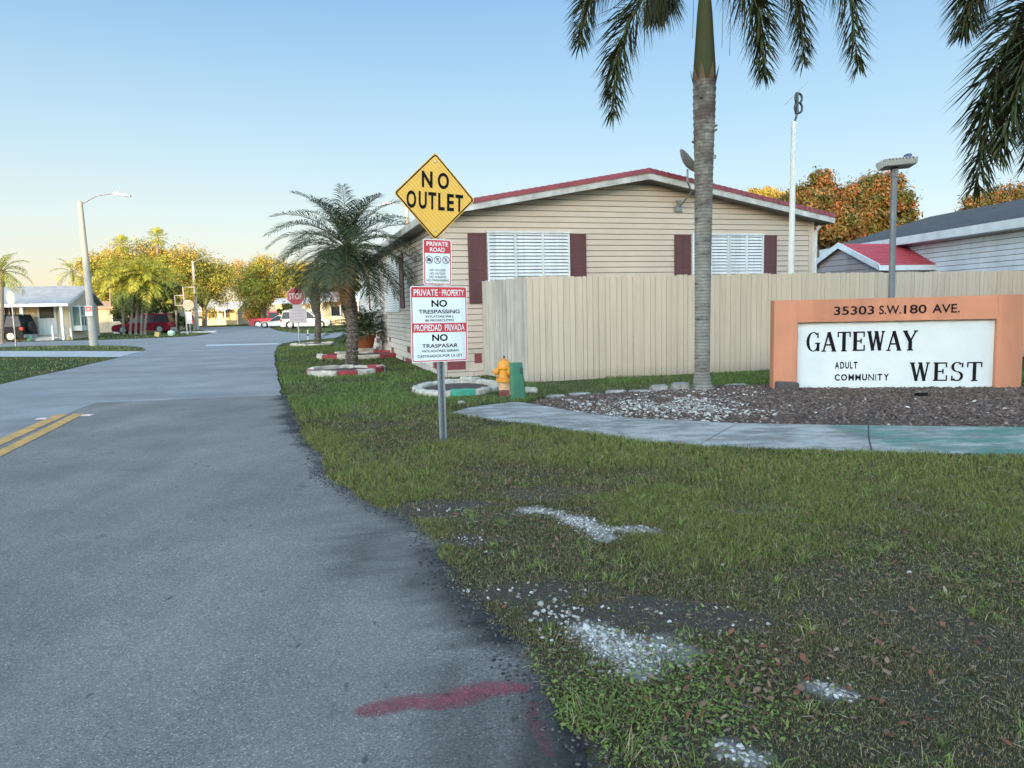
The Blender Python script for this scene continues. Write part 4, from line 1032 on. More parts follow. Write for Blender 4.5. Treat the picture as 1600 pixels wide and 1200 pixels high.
mb = MB(); mb.tube([(HW+.06,-.05,.1),(HW+.06,-.05,ZE-.25),(HW+.1,-.15,ZE-.12)], .04, 8); mb.box((HW+.0,-.03,.2),(HW+.03,.0,ZE)); mb.build('downspout', WHT, t)
# little things along the side wall
MGY = mat('grey_metal', (.30,.31,.32), .5, metal=.3)
for d_, z in ((2.0,.62),(3.3,.35)): mb = MB(); mb.box((HD-d_-.07,-.05,z-.1),(HD-d_+.07,-.016,z+.1), MS); mb.build('vent', MGY, t)

# satellite dish
bx, bz = HF(1062, 322, .03); t = thing('satellite_dish', 'grey satellite dish on an arm fixed high on the beige gable', 'satellite dish', tuple(Hc+Cn*bx+n_f*.03+Vector((0,0,bz))), GRID)
DM = mat('dish_metal', (.16,.17,.18), .5, .2, 6, metal=.3)
ux, uz = HF(1073, 265, .6); ux -= bx; uz -= bz
mb = MB(); mb.box((-.13,-.02,-.11),(.04,.0,.0)); mb.prism([(-.13,-.12),(.06,-.12),(-.02,.0),(.03,.12),(-.09,.12),(-.06,.0)], -.035,-.005,'y'); mb.build('bracket', DM, t)
mb = MB(); mb.tube([(-.02,-.03,-.02),(.08,-.35,.25),(ux,-.6,uz-.25),(ux,-.6,uz)], .021, 8); mb.build('arm', DM, t)
Md = Matrix.Translation((ux+.02,-.62,uz+.16))@Matrix.Rotation(R(-24),4,'Z')@Matrix.Rotation(R(53),4,'Y')
mb = MB(); 
mb.rings([[(.30*rr*math.cos(a), .34*rr*math.sin(a), .10*rr*rr-.1+o_) for a in [2*math.pi*k/20 for k in range(20)]] for rr, o_ in ((.05,0),(.4,0),(.7,0),(1,0),(1,.012),(.7,.012),(.05,.012))], True, Md); mb.build('dish', DM, t, smooth=True)
mb = MB(); mb.tube([(ux+.02,-.62,uz),(ux+.25,-.75,uz+.0),(ux+.46,-.78,uz+.22)], .011, 6); mb.box((ux+.40,-.82,uz+.2),(ux+.54,-.74,uz+.27)); mb.build('receiver', DM, t)

# white mast with antenna
mp = atY(1236, 425, 15.2); t = thing('antenna_mast', 'white mast behind the fence topped with a black television antenna', 'antenna', (mp.x, mp.y, 0), GRID)
mz = atY(1241, 190, 15.2); dx = mz.x-mp.x
mb = MB(); mb.tube([(-.01,0,0),(0,0,mp.z),(dx*.6,0,mz.z)], [.062,.062,.055], 10); mb.build('mast', mat('white_pipe', (.55,.58,.58), .5, .12, 3, streak=12), t)
AX = dx*.6; mb = MB(); S1 = 15.2/FPX
mb.tube([(AX,0,mz.z-.12),(AX+.03,0,mz.z+.02),(AX+.08,-.02,mz.z+.22)], .022, 6)
for cz2, rr in ((.46,.13),(.27,.145)):
    pts = [(AX+.06+rr*.62*math.cos(a)+.03, -.02, mz.z+cz2+rr*.72*math.sin(a)) for a in [2*math.pi*k/14 for k in range(15)]]; mb.tube(pts, .022, 6)
mb.box((AX+.02,-.05,mz.z+.15),(AX+.07,.01,mz.z+.57)); mb.build('antenna_loop', mat('black_plastic', (.02,.03,.035), .45), t)
mb = MB(); mb.tube([(AX-.24,-.03,mz.z+.32),(AX+.30,-.03,mz.z+.80)], .007, 5); mb.build('antenna_rod', MGY, t)

# solar street light behind the sign wall
lp = atY(1393, 460, 12.3); lt = atY(1397, 266, 12.3); t = thing('solar_light', 'grey post light with flat lamp head rising behind the orange sign wall', 'lamp post', (lp.x, lp.y, 0), 0)
mb = MB(); mb.tube([(0,0,0),(0,0,lp.z),((lt.x-lp.x)*.8,0,lt.z)], [.052,.052,.05], 14)
GM2 = mat('dark_grey_pole', (.14,.16,.185), .5, .15, 3, metal=.3); mb.build('pole', GM2, t, smooth=True)
hx = (lt.x-lp.x)*.8; mb = MB(); mb.lathe([(.056,lt.z-.12),(.06,lt.z-.10),(.06,lt.z+.02),(.05,lt.z+.03)], 12, Matrix.Translation((hx,0,0))); mb.tube([(hx-.09,0,lt.z-.06),(hx+.09,0,lt.z-.06)], .008, 6); mb.build('collar', GM2, t)
MH = Matrix.Translation((hx+.0,-.02,lt.z+.04))@Matrix.Rotation(R(-4),4,'Y')@Matrix.Rotation(R(-8),4,'X')
mb = MB(); mb.prism([(-.16,0),(.10,0),(.16,.10),(.14,.135),(-.17,.11),(-.20,.08)], -.235, .285, 'x', MH)
mb.build('lamp_head', mat('pale_lamp_metal', (.36,.37,.37), .45, .15, 5), t)
mb = MB(); mb.box((-.22,-.15,-.012),(.27,.08,-.002), MH); 
for k in range(8): mb.box((-.19+k*.055,-.205,.075),(-.17+k*.055,-.18,.095), MH)
mb.build('led_panel', mat('lamp_underside', (.05,.05,.055), .4), t)
mb = MB(); mb.bbox((.18,-.05,.12),(.28,.05,.20), .01, MH); mb.build('sensor', mat('blue_sensor', (.03,.06,.14), .35), t)

# ---- hydrant, marker post, hydrant ring
HY = gr(789, 619); t = thing('fire_hydrant', 'yellow fire hydrant with a peach barrel beside the fence corner', 'fire hydrant', Z3(HY), R(10)); t.scale = (.88,.88,.98)
YEL = mat('hydrant_yellow', (.62,.25,.02), .45, .15, 9, .3, 40, streak=10); PEA = mat('hydrant_peach', (.55,.33,.18), .7, .25, 10, .3, 40)
mb = MB(); mb.lathe([(.115,-.05),(.115,.0),(.108,.02),(.105,.225),(.105,.235)], 20); mb.build('barrel', PEA, t, smooth=True)
mb = MB(); mb.lathe([(.10,.232),(.15,.235),(.15,.262),(.15,.285),(.105,.290),(.102,.30),(.106,.43),(.125,.435),(.128,.455),(.12,.463),(.118,.50),(.10,.545),(.06,.575),(.03,.582),(.03,.60)], 24)
for k in range(8):
    a = k*math.pi/4; mb.lathe([(.013,.28),(.013,.305),(.005,.31)], 6, Matrix.Translation((.132*math.cos(a),.132*math.sin(a),0)))
mb.build('body', YEL, t, smooth=True)
for ang2, rr, ln in ((180,.052,.075),(-48,.066,.075)):
    Mo = Matrix.Rotation(R(ang2),4,'Z')@Matrix.Translation((.09,0,.395))@Matrix.Rotation(R(90),4,'Y')
    mb = MB(); mb.lathe([(rr*.8,0),(rr*.8,ln*.4),(rr*1.12,ln*.42),(rr*1.15,ln*.9),(rr*.95,ln*1.1),(rr*.4,ln*1.35),(rr*.26,ln*1.38),(rr*.24,ln*1.9)], 12, Mo); mb.build('outlet_cap', YEL, t, smooth=True)
mb = MB(); mb.lathe([(.022,.598),(.02,.635),(.012,.64)], 5); mb.build('operating_nut', mat('brown_nut', (.14,.07,.03), .7), t)
GP = gr(810, 628.5); t = thing('marker_post', 'leaning dark green plastic utility marker standing right of the fire hydrant', 'utility marker', Z3(GP), R(5))
GRN = mat('green_plastic', (.035,.15,.09), .5, .2, 6, .1, 60, streak=14)
mb = MB(); mb.rings([[(w_/2*math.copysign(abs(math.cos(a))**.6, math.cos(a))+sh, .055*math.copysign(abs(math.sin(a))**.6, math.sin(a)), z) for a in [2*math.pi*(k+.5)/20 for k in range(20)]] for w_, sh, z in ((.225,.0,-.1),(.222,0,.03),(.205,-.012,.3),(.19,-.025,.55),(.175,-.027,.575))]); mb.build('shell', GRN, t, smooth=True)
mb = MB(); mb.box((.03,-.062,.42),(.042,-.056,.50)); mb.box((.042,-.062,.42),(.07,-.056,.43)); mb.box((.066,-.062,.42),(.075,-.056,.50)); mb.build('moulded_mark', mat('dark_green_mark', (.01,.045,.03), .5), t)

WBL = mat('white_painted_concrete', (.50,.48,.43), .9, .25, 7, .9, 45, streak=7, c2=(.22,.20,.17)); RBL = mat('red_painted_concrete', (.24,.035,.045), .8, .25, 8, .6, 50); TEAL = mat('teal_painted_concrete', (.05,.28,.19), .8, .2, 10, .6, 50); RBR = mat('red_brown_brick', (.16,.05,.045), .85, .2, 10, .5, 50)
def block_ring(t, rx, ry, n, cols, h=.11, w_=.14, gap=.012, seed=0, a_from=0, a_to=360):
    r = random.Random(seed)
    for k in range(n):
        a0 = R(a_from+(a_to-a_from)*k/n); a1 = R(a_from+(a_to-a_from)*(k+1)/n)-gap/max(rx, ry)
        mb = MB(); hh = h*r.uniform(.78,1.15); N = 4
        prof = lambda a: [((rx-w_/2)*math.cos(a),(ry-w_/2)*math.sin(a),-.03),((rx+w_/2)*math.cos(a),(ry+w_/2)*math.sin(a),-.03),((rx+w_/2)*math.cos(a),(ry+w_/2)*math.sin(a),hh-.02),((rx+w_/2-.02)*math.cos(a),(ry+w_/2-.02)*math.sin(a),hh),((rx-w_/2+.02)*math.cos(a),(ry-w_/2+.02)*math.sin(a),hh),((rx-w_/2)*math.cos(a),(ry-w_/2)*math.sin(a),hh-.02)]
        rs = [prof(a0+(a1-a0)*j/N) for j in range(N+1)]
        rs = [[(x+r.uniform(-.012,.012),y+r.uniform(-.012,.012),z+r.uniform(-.010,.010)) for x,y,z in q] for q in rs]
        mb.rings(rs); mb.build('block', cols(k, r), t)
SOILM = mat('planter_soil', (.03,.022,.018), .95, .5, 20, 1, 60, c2=(.09,.07,.055))
def soil(t, rx, ry, z):
    mb = MB(); n = 24; vs = [(0,0,z+.04)]+[(rx*.55*math.cos(2*math.pi*k/n),ry*.55*math.sin(2*math.pi*k/n),z+.035*random.random()+.01) for k in range(n)]+[(rx*math.cos(2*math.pi*k/n),ry*math.sin(2*math.pi*k/n),z) for k in range(n)]
    mb.add(vs, [(0,1+k,1+(k+1)%n) for k in range(n)]+[(1+k,1+n+k,1+n+(k+1)%n,1+(k+1)%n) for k in range(n)]); mb.build('soil', SOILM, t, smooth=True)
PR = gr(541, 583.5)
t = thing('planter_ring', 'ring of red and white kerb blocks around the near double trunked palm', 'planter ring', Z3(PR), 0, 'painted block rings on the lawn')
block_ring(t, .78, .78, 12, lambda k, r: RBL if k in (1,6,9,11) else WBL, .13, .15, seed=2); soil(t, .72, .72, .06)
HR = gr(713, 611.5)
t = thing('planter_ring', 'whitewashed block ring with one teal block in front of the hydrant', 'planter ring', Z3(HR), 0, 'painted block rings on the lawn')
block_ring(t, .64, .95, 12, lambda k, r: TEAL if k == 9 else WBL, .13, .17, seed=5); soil(t, .58, .86, .05)
q = gr(792, 622); mb = MB(); mb.bbox((-.10,-.06,-.02),(.06,.06,.12), .012); o = mb.build('painted_brick', RBR); o.location = (q.x-.02, q.y-.02, 0); tag(o, 'single dark red block wedged between the white ring and the green marker', 'block')
q = gr(829, 616); mb = MB(); rock(mb, (0,0,-.02), .11, .08, .13, 3, .06); o = mb.build('kerb_block', WBL); o.location = (q.x, q.y, 0); tag(o, 'short whitewashed kerb block at the fence foot right of the green marker', 'block')
PB = gr(572, 558); t = thing('planter_ring', 'red and white block border around the big terracotta pot by the house', 'planter ring', Z3(PB), GRID, 'painted block rings on the lawn')
block_ring(t, 1.35, .75, 14, lambda k, r: RBL if k % 3 == 2 or k in (12,13) else WBL, .14, .16, seed=6); soil(t, 1.25, .66, .07)
PS = gr(489, 539.5); t = thing('planter_ring', 'plain white block ring around the farther thin trunked palm', 'planter ring', Z3(PS), 0, 'painted block rings on the lawn')
block_ring(t, .85, .8, 12, lambda k, r: WBL, .11, .16, seed=7); soil(t, .78, .72, .05)
# terracotta pot on a white plinth
PT = gr(572, 552); px_m = FPX/PT.y
t = thing('plant_pot', 'large banded terracotta pot on a white plinth beside the house', 'plant pot', Z3(PT), GRID)
POT = mat('terracotta_pot', (.36,.105,.045), .8, .12, 3, .2, 60)
mb = MB(); mb.lathe([(.22,.18),(.24,.2),(.29,.40),(.30,.405),(.30,.42),(.29,.425),(.315,.50),(.345,.505),(.35,.56),(.345,.58),(.31,.58),(.30,.5)], 24); mb.build('pot', POT, t, smooth=True)
mb = MB(); mb.bbox((-.26,-.26,.0),(.26,.26,.18), .015); mb.build('plinth', WBL, t)
mb = MB(); mb.lathe([(.0,.53),(.305,.53),(.305,.535)], 16); mb.build('potting_soil', SOILM, t)
# white pipes and planks leaning by the pot
for i, (pa, pb, lab) in enumerate([((604,548),(597,525),'white board leaning on the side wall right of the terracotta pot'),((596,551),(593,541),'short white pipe stub sticking up beside the leaning board')]):
    A_ = gr(*pa); B_ = atY(*pb, A_.y+.25); mb = MB(); mb.tube([A_-A_, B_-A_], .06 if i == 0 else .035, 6 if i else 4); o = mb.build('white_board' if i == 0 else 'pipe_stub', WHT); o.location = A_; tag(o, lab, 'board' if i == 0 else 'pipe')
# ================================================================== PLANTS
def frond_path(az, el0, L, droop, n=14, p=1.35):
    P = [Vector((0,0,0))]; T = []
    for i in range(n):
        t = (i+.5)/n; e = el0-droop*t**p
        T.append(Vector((math.cos(az)*math.cos(e), math.sin(az)*math.cos(e), math.sin(e)))); P.append(P[-1]+T[-1]*(L/n))
    return P
def path_at(P, t):
    s = t*(len(P)-1); i = min(int(s), len(P)-2); f = s-i
    return P[i].lerp(P[i+1], f), (P[i+1]-P[i]).normalized()
def leaflets(mb, P, n, ll, w, rnd, t0=.12, around=False, fwd=.6, vup=.25, sag=.25):
    for k in range(n):
        t = t0+(1-t0)*(k+rnd.random()*.7)/n; c, T = path_at(P, min(t, .999))
        side = T.cross(Vector((0,0,1)))
        if side.length < .05: side = Vector((1,0,0))
        side.normalize(); up = side.cross(T).normalized()
        env = (math.sin(math.pi*min(1, (t-t0*.5)/(1.05-t0*.5))**.8)*.75+.3)
        l = ll*env*rnd.uniform(.8,1.12)
        if around: a = rnd.uniform(0, 2*math.pi); D = side*math.cos(a)+up*math.sin(a)
        else: sg = 1 if k % 2 else -1; D = side*sg+up*(vup+rnd.uniform(-.15,.2))
        f = fwd*rnd.uniform(.7,1.3); D = (D.normalized()+T*f).normalized()
        m_ = c+D*l*.5; e = c+D*l+Vector((0,0,-1))*l*sag*rnd.uniform(.6,1.4)
        N = D.cross(T if abs(D.dot(T)) < .95 else up).normalized(); W = N.cross(D).normalized() if not around else N
        W = W*w*.5
        mb.add([c-W*.35, c+W*.35, m_+W, m_-W, e], [(0,1,2,3),(3,2,4)])
def frond(par, org, P, n, ll, w, rnd, ml, mr, rr=.012, M=None, **kw):
    P = [org+p for p in P]; mb = MB()
    mb.tube(P[::2]+([P[-1]] if len(P) % 2 == 0 else []), [rr*(1-.85*i/(len(P[::2]))) for i in range(len(P[::2])+(1 if len(P) % 2 == 0 else 0))], 4, 1)
    leaflets(mb, P, n, ll, w, rnd, **kw)
    return mb.build('frond', [ml, mr], par)
RACH = mat('frond_stalk', (.09,.10,.03), .6)
FOXL = leafmat('foxtail_leaf', [(.022,.035,.014),(.045,.065,.022),(.035,.040,.016),(.06,.055,.025)], .22, .5)
ROBL = leafmat('date_palm_leaf', [(.020,.036,.014),(.040,.064,.024),(.028,.044,.018),(.07,.09,.045)], .15, .55)
DBRN = mat('brown_husk', (.09,.055,.035), .9)
DEAD = leafmat('dead_frond_leaf', [(.20,.09,.035),(.28,.15,.06),(.10,.06,.03)], .2, .8)
m, nt, b = NT('ringed_palm_bark'); v = coords(nt)
sp = nt.nodes.new('ShaderNodeSeparateXYZ'); nt.links.new(v, sp.inputs[0])
lich = noise(nt, v, 3.2, 8, .7)
base = ramp(nt, sp.outputs[2], [(0.0,(.18,.175,.16)), (.35,(.19,.185,.17)), (.62,(.12,.105,.09)), (1,(.05,.036,.03))])
mr_ = nt.nodes.new('ShaderNodeMapRange'); mr_.inputs[1].default_value = 0; mr_.inputs[2].default_value = 4.9; nt.links.new(sp.outputs[2], mr_.inputs[0])
for l in list(nt.links):
    if l.to_node.type == 'VALTORGB' and l.from_node == sp: nt.links.remove(l)
for nd in nt.nodes:
    if nd.type == 'VALTORGB' and len(nd.color_ramp.elements) == 4: nt.links.new(mr_.outputs[0], nd.inputs[0])
o = mixc(nt, ramp(nt, lich, [(.42,0),(.62,.7)]), base, (.30,.31,.28))
o = mixc(nt, ramp(nt, noise(nt, v, 1.0, 6, .75, (5,5,14)), [(.52,0),(.66,.85)]), o, (.035,.03,.027))
wv = nt.nodes.new('ShaderNodeTexWave'); wv.bands_direction = 'Z'; wv.inputs['Scale'].default_value = 6.5; wv.inputs['Distortion'].default_value = 1.6; wv.inputs['Detail'].default_value = 3; nt.links.new(v, wv.inputs[0])
o = mixc(nt, ramp(nt, wv.outputs[1], [(.0,.55),(.28,0)]), o, (.045,.037,.033))
nt.links.new(o, b.inputs['Base Color']); b.inputs['Roughness'].default_value = .9; bump(nt, b, noise(nt, v, 35, 6, .8, (1,1,2.5)), .9, .02)
BARK = m
CSH = mat('green_crownshaft', (.030,.040,.020), .9, .25, 2.5, streak=5, c2=(.05,.05,.026), spec=.08)

def foxtail(t, ztop, rads, fr, seed, shaft_h=1.0, lean=(0,0)):
    r = random.Random(seed); mb = MB(); pts = []; rad = []; z = -.1; k = 0
    while z < ztop:
        f = max(z, 0)/ztop; rr = float(np.interp(f*ztop, [p for p, _ in rads], [q for _, q in rads]))
        pts.append((lean[0]*f**1.3, lean[1]*f, z)); rad.append(rr*(1+(.035 if k % 3 == 0 else (-.012 if k % 3 == 1 else .0))*(.4+f)+r.uniform(-.012,.012))); z += .03+.008*r.random(); k += 1
    mb.tube(pts, rad, 22)
    for _ in range(10):
        zz = r.uniform(.75, .99)*ztop; a = r.uniform(0, 6.28); rr = rad[int(zz/ztop*(len(rad)-1))]; c = Vector((lean[0]*(zz/ztop)**1.3+rr*math.cos(a), rr*math.sin(a), zz)); d = Vector((math.cos(a), math.sin(a), .2))
        mb.tube([c-d*.01, c+d*r.uniform(.03,.06)], [.03,.012], 5)
    mb.build('trunk', BARK, t, smooth=True)
    top = Vector((lean[0], lean[1], ztop)); mb = MB(); R1 = rads[-1][1]
    mb.tube([top+Vector((0,0,z)) for z in (-.02,.05,.18,.4,.7,shaft_h,shaft_h+.25)], [R1*.95,R1*.98,R1*.97,R1*.88,R1*.76,R1*.66,R1*.5], 20); mb.build('crownshaft', CSH, t, smooth=True)
    mb = MB()
    for k in range(9):
        a = k*.7+r.uniform(-.2,.2); c = top+Vector((R1*math.cos(a), R1*math.sin(a), -.02)); w_ = Vector((-math.sin(a), math.cos(a), 0))*.05
        o_ = Vector((math.cos(a), math.sin(a), 0))
        mb.add([c-w_, c+w_, c+w_*.5+o_*.03+Vector((0,0,.12)), c+o_*.05+Vector((0,0,.22))], [(0,1,2,3)])
    mb.build('husk', DBRN, t)
    return top+Vector((0,0,shaft_h+.1))
def spline(ctrl, n=22):
    P = []; c = [ctrl[0]*2-ctrl[1]]+ctrl+[ctrl[-1]*2-ctrl[-2]]
    for i in range(1, len(c)-2):
        for j in range(n//(len(ctrl)-1)+1):
            t = j/(n//(len(ctrl)-1)+1); a, b_, d, e = c[i-1], c[i], c[i+1], c[i+2]
            P.append(.5*((2*b_)+(-a+d)*t+(2*a-5*b_+4*d-e)*t*t+(-a+3*b_-3*d+e)*t**3))
    return P+[ctrl[-1]]
TP = gr(1097, 614); TPY = TP.y
ztop = atY(1101, 126, TPY).z; tx = atY(1101, 126, TPY).x-TP.x
t = thing('foxtail_palm', 'tall grey ringed palm rising from white gravel in front of the fence', 'palm tree', Z3(TP))
w2 = lambda px: px/2/FPX*TPY*.84
crown = foxtail(t, ztop, [(0,w2(48)),(.10,w2(36)),(.3,w2(28)),(1.0,w2(28)),(2.2,w2(30)),(3.3,w2(33)),(4.2,w2(39)),(ztop,w2(40))], [], 3, .95, (tx*.9, 0))
def foxfrond(t, org, pts, Yc, dys, n=230, ll=.58, w=.027, seed=1, m_=None):
    ctrl = [org]+[atY(px, py, Yc+dy)-Vector(t.location) for (px, py), dy in zip(pts, dys)]
    P = spline(ctrl, 30); frond(t, Vector((0,0,0)), P, n, ll, w, random.Random(seed), m_ or FOXL, RACH, .022, around=True, fwd=.9, t0=.22, sag=.22)
crs = [
 ([(1085,-95),(1020,-25),(968,70),(958,178)], [0,-.1,-.2,-.3]),
 ([(1060,-120),(985,-60),(925,-10),(905,70)], [.3,.6,.8,.9]),
 ([(1075,-90),(1040,-40),(1035,-10),(1022,30)], [.5,1.0,1.3,1.5]),
 ([(1125,-100),(1155,-50),(1185,20),(1196,116)], [-.1,-.4,-.6,-.7]),
 ([(1135,-125),(1200,-80),(1245,-10),(1256,96)], [.3,.7,.9,1.0]),
 ([(1140,-130),(1240,-100),(1320,-20),(1342,106)], [0,-.1,-.2,-.3]),
 ([(1120,-150),(1150,-200),(1230,-230),(1330,-180)], [.2,.4,.6,.8]),
 ([(1085,-150),(1050,-210),(960,-240),(860,-180)], [-.2,-.4,-.6,-.8]),
 ([(1100,-160),(1105,-240),(1090,-330),(1050,-380)], [.2,.4,.6,.9]),
]
for i, (pts, dys) in enumerate(crs): foxfrond(t, crown, pts, TPY, dys, seed=20+i, n=460)
mb = MB()      # a few hanging strands
for px, a, b_ in ((1141,0,52),(1083,0,25),(1129,-10,40)):
    A_ = atY(px, a-30, TPY)-TP; B_ = atY(px-1, b_+35, TPY)-TP; mb.tube([A_, A_.lerp(B_, .5)+Vector((.01,0,0)), B_], .004, 4)
mb.build('hanging_strand', mat('dry_strand', (.10,.08,.05), .9), t)
# its neighbour, whose trunk stands outside the frame on the right
T2 = gr(1745, 640); t = thing('foxtail_palm', 'palm at the right edge whose dark bushy fronds hang into the sky', 'palm tree', Z3(T2))
crown = foxtail(t, 4.3, [(0,.24),(.3,.14),(2.2,.15),(4.3,.19)], [], 5, .9)
for i, (pts, dys) in enumerate([([(1700,-60),(1620,0),(1556,120),(1527,292)], [0,-.2,-.3,-.4]), ([(1700,-90),(1600,-90),(1530,-30),(1506,48)], [.4,.8,1,1.1]), ([(1720,-40),(1670,10),(1610,90),(1560,240)], [-.4,-.5,-.6,-.6]),
    ([(1715,-50),(1660,40),(1625,120),(1610,260)], [.4,.6,.8,.8]), ([(1760,-60),(1820,10),(1860,120),(1870,220)], [0,.2,.3,.3]), ([(1740,-120),(1720,-200),(1660,-240),(1570,-200)], [.2,.5,.8,1]), ([(1770,-120),(1840,-180),(1920,-160),(1980,-60)], [0,0,.2,.4])]):
    foxfrond(t, crown, pts, T2.y, dys, seed=60+i, n=600, ll=.60)

# ---- date palms on the lawn
m, nt, b = NT('date_palm_bark'); v = coords(nt)
vo = nt.nodes.new('ShaderNodeTexVoronoi'); vo.inputs['Scale'].default_value = 16; mp_ = nt.nodes.new('ShaderNodeMapping'); mp_.inputs['Scale'].default_value = (1,1,1.8); nt.links.new(v, mp_.inputs[0]); nt.links.new(mp_.outputs[0], vo.inputs['Vector'])
o = ramp(nt, vo.outputs['Distance'], [(.1,(.20,.17,.14)),(.6,(.05,.04,.034))]); o = mixc(nt, ramp(nt, noise(nt, v, 3, 4), [(.4,0),(.7,.5)]), o, (.16,.15,.12))
nt.links.new(o, b.inputs['Base Color']); b.inputs['Roughness'].default_value = .9; bump(nt, b, vo.outputs['Distance'], 1, .03); DBARK = m
def knobbly(mb, pts, r0, r1, seed, n=12):
    r = random.Random(seed); P = spline([Vector(p) for p in pts], 60); N = len(P)
    rad = [(r0+(r1-r0)*i/(N-1))*(1+.10*((i % 3)-1)+r.uniform(-.03,.03)) for i in range(N)]
    mb.tube(P, rad, n)
def date_palm(t, pts, r0, r1, crad, n, nl, ll, seed, w=.016, lo=-75, dead=2, shag=True):
    r = random.Random(seed); mb = MB(); knobbly(mb, pts, r0, r1, seed); mb.build('trunk', DBARK, t)
    top = Vector(pts[-1])
    if shag:
        mb = MB()
        for k in range(70):
            a = r.uniform(0,6.28); z = r.uniform(-.75,.15)*crad*.45; c = top+Vector((math.cos(a)*r1*.8, math.sin(a)*r1*.8, z)); d = Vector((math.cos(a), math.sin(a), r.uniform(-.3,1.0))).normalized()
            mb.tube([c, c+d*r.uniform(.06,.16)*crad/1.6*1.3], [.02,.008], 4)
        mb.build('frond_stubs', DBARK, t)
    for k in range(n):
        f = k/(n-1); az = k*2.39996+r.uniform(-.2,.2); el = R(80-(80-lo)*f**.95*.85+r.uniform(-6,6)); L = crad*(.84+.34*math.sin(3.14*min(1,f*1.1)))*r.uniform(.9,1.1)
        P = frond_path(az, el, L, R(52+34*math.sin(f*3.0)+r.uniform(-8,10)), 12)
        frond(t, top+Vector((0,0,.05)), P, nl, ll, w, r, DEAD if k >= n-dead else ROBL, RACH, .011, t0=.14, vup=.35-.3*f, fwd=.75, sag=.22)
DP = gr(548, 577); zk = lambda px, py, Y, b_: (atY(px, py, Y)-b_)
t = thing('date_palm', 'bushy dark date palm with two trunks rising from the red and white block ring', 'palm tree', Z3(DP))
date_palm(t, [(0,0,-.05), tuple(zk(551,520,DP.y,DP)), tuple(zk(546,455,DP.y,DP)), tuple(zk(544,392,DP.y,DP))], .155, .115, 1.86, 60, 92, .42, 5, .018, dead=4, lo=-45)
mb = MB(); knobbly(mb, [tuple(zk(548,500,DP.y+.1,DP)), tuple(zk(541,470,DP.y+.1,DP)), tuple(zk(533,425,DP.y+.15,DP)), tuple(zk(536,392,DP.y+.1,DP))], .13, .15, 9); mb.build('second_trunk', DBARK, t)
r_ = random.Random(31); top2 = zk(536,392,DP.y+.1,DP)
for k in range(18):
    P = frond_path(k*2.4+.5, R(55-k*7), 1.45*r_.uniform(.9,1.1), R(85), 12); frond(t, top2, P, 80, .37, .019, r_, ROBL, RACH, .011, t0=.14, vup=.2, fwd=.75, sag=.22)
D2 = gr(496, 538.2); t = thing('date_palm', 'smaller thin trunked palm next to the stop sign at the junction', 'palm tree', Z3(D2))
date_palm(t, [(0,0,-.05), tuple(zk(497,500,D2.y,D2)), tuple(zk(494,470,D2.y,D2)), tuple(zk(493,447,D2.y,D2))], .15, .12, 1.35, 26, 40, .38, 8, .028, lo=-60, dead=1)
mb = MB(); mb.lathe([(.05,0),(.17,.15),(.22,.5),(.2,.9),(.12,1.15)], 9, Matrix.Translation(zk(494,492,D2.y,D2))); mb.build('bark_bulge', DBARK, t)
# bushy palm in the pot
t = thing('potted_palm', 'dense dark green bushy palm growing in the terracotta pot', 'plant', (PT.x, PT.y, .55)); r_ = random.Random(17)
for k in range(58):
    a = k*2.4; P = frond_path(a, R(86-k*1.25+r_.uniform(-8,8)), r_.uniform(1.0,1.5), R(60+r_.uniform(-10,30)), 8)
    frond(t, Vector((.12*math.cos(a),.12*math.sin(a),0)), P, 40, .30, .030, r_, ROBL, RACH, .008, t0=.2, fwd=.8, sag=.2)

# ---- far palms
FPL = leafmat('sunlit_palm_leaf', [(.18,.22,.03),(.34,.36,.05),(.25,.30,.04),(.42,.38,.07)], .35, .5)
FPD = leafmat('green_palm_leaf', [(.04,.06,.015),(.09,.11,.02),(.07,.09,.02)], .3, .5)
PTR = mat('pale_palm_trunk', (.20,.16,.13), .9, .3, 2, .5, 20)
def far_palm(name, label, px, py_base, Y, crown_py, rpx, n=16, nl=30, lean=0, ml=None, tr=.11, seed=0, fan=False, group='palms beyond the junction', lo=-50, shaft=True):
    B = atY(px, py_base, 57.5) if Y is None else atY(px, py_base, Y); B.z = 0; Y = B.y
    C_ = atY(px+lean, crown_py, Y)-B; rad = rpx/FPX*Y
    t = thing(name, label, 'palm tree', Z3(B), 0, group); r = random.Random(seed)
    mb = MB(); mb.tube([(0,0,-.1),(0,0,.3),(C_.x*.5,0,C_.z*.5),(C_.x,0,C_.z)], [tr*1.5,tr,tr*.9,tr*.85], 8); mb.build('trunk', PTR, t)
    if shaft and not fan: 
        mb = MB(); mb.tube([(C_.x,0,C_.z-.9),(C_.x,0,C_.z)], [tr*1.0,tr*.7], 8); mb.build('crownshaft', FPD, t)
    if fan:
        for k in range(n):
            a = k*2.4; e = R(80-150*k/n); d = Vector((math.cos(a)*math.cos(e), math.sin(a)*math.cos(e), math.sin(e))); mb = MB(); c = C_+d*rad*.5
            mb.tube([C_, c], .02, 4)
            s1 = d.cross(Vector((0,0,1))).normalized(); u1 = s1.cross(d)
            for j in range(13):
                g_ = R(-105+j*17.5); q = (d*math.cos(g_)+s1*math.sin(g_)).normalized(); l = rad*.55*(.8+.2*math.cos(g_)); W = s1*math.cos(g_)*.03*rad-d*math.sin(g_)*.03*rad
                mb.add([c, c+q*l*.6+W, c+q*l+Vector((0,0,-.12*rad)), c+q*l*.6-W], [(0,1,2,3)])
            mb.build('frond', ml or FPL, t)
    else:
        for k in range(n):
            f = k/(n-1); P = frond_path(k*2.4+seed, R(84-(84-lo)*f*.85), rad*(1.0+.25*f), R(75), 9)
            frond(t, C_, P, nl, rad*.30, rad*.03, r, ml or FPL, RACH, .02*rad/1.5, t0=.15, vup=.1, fwd=.7, sag=.35)
    return t
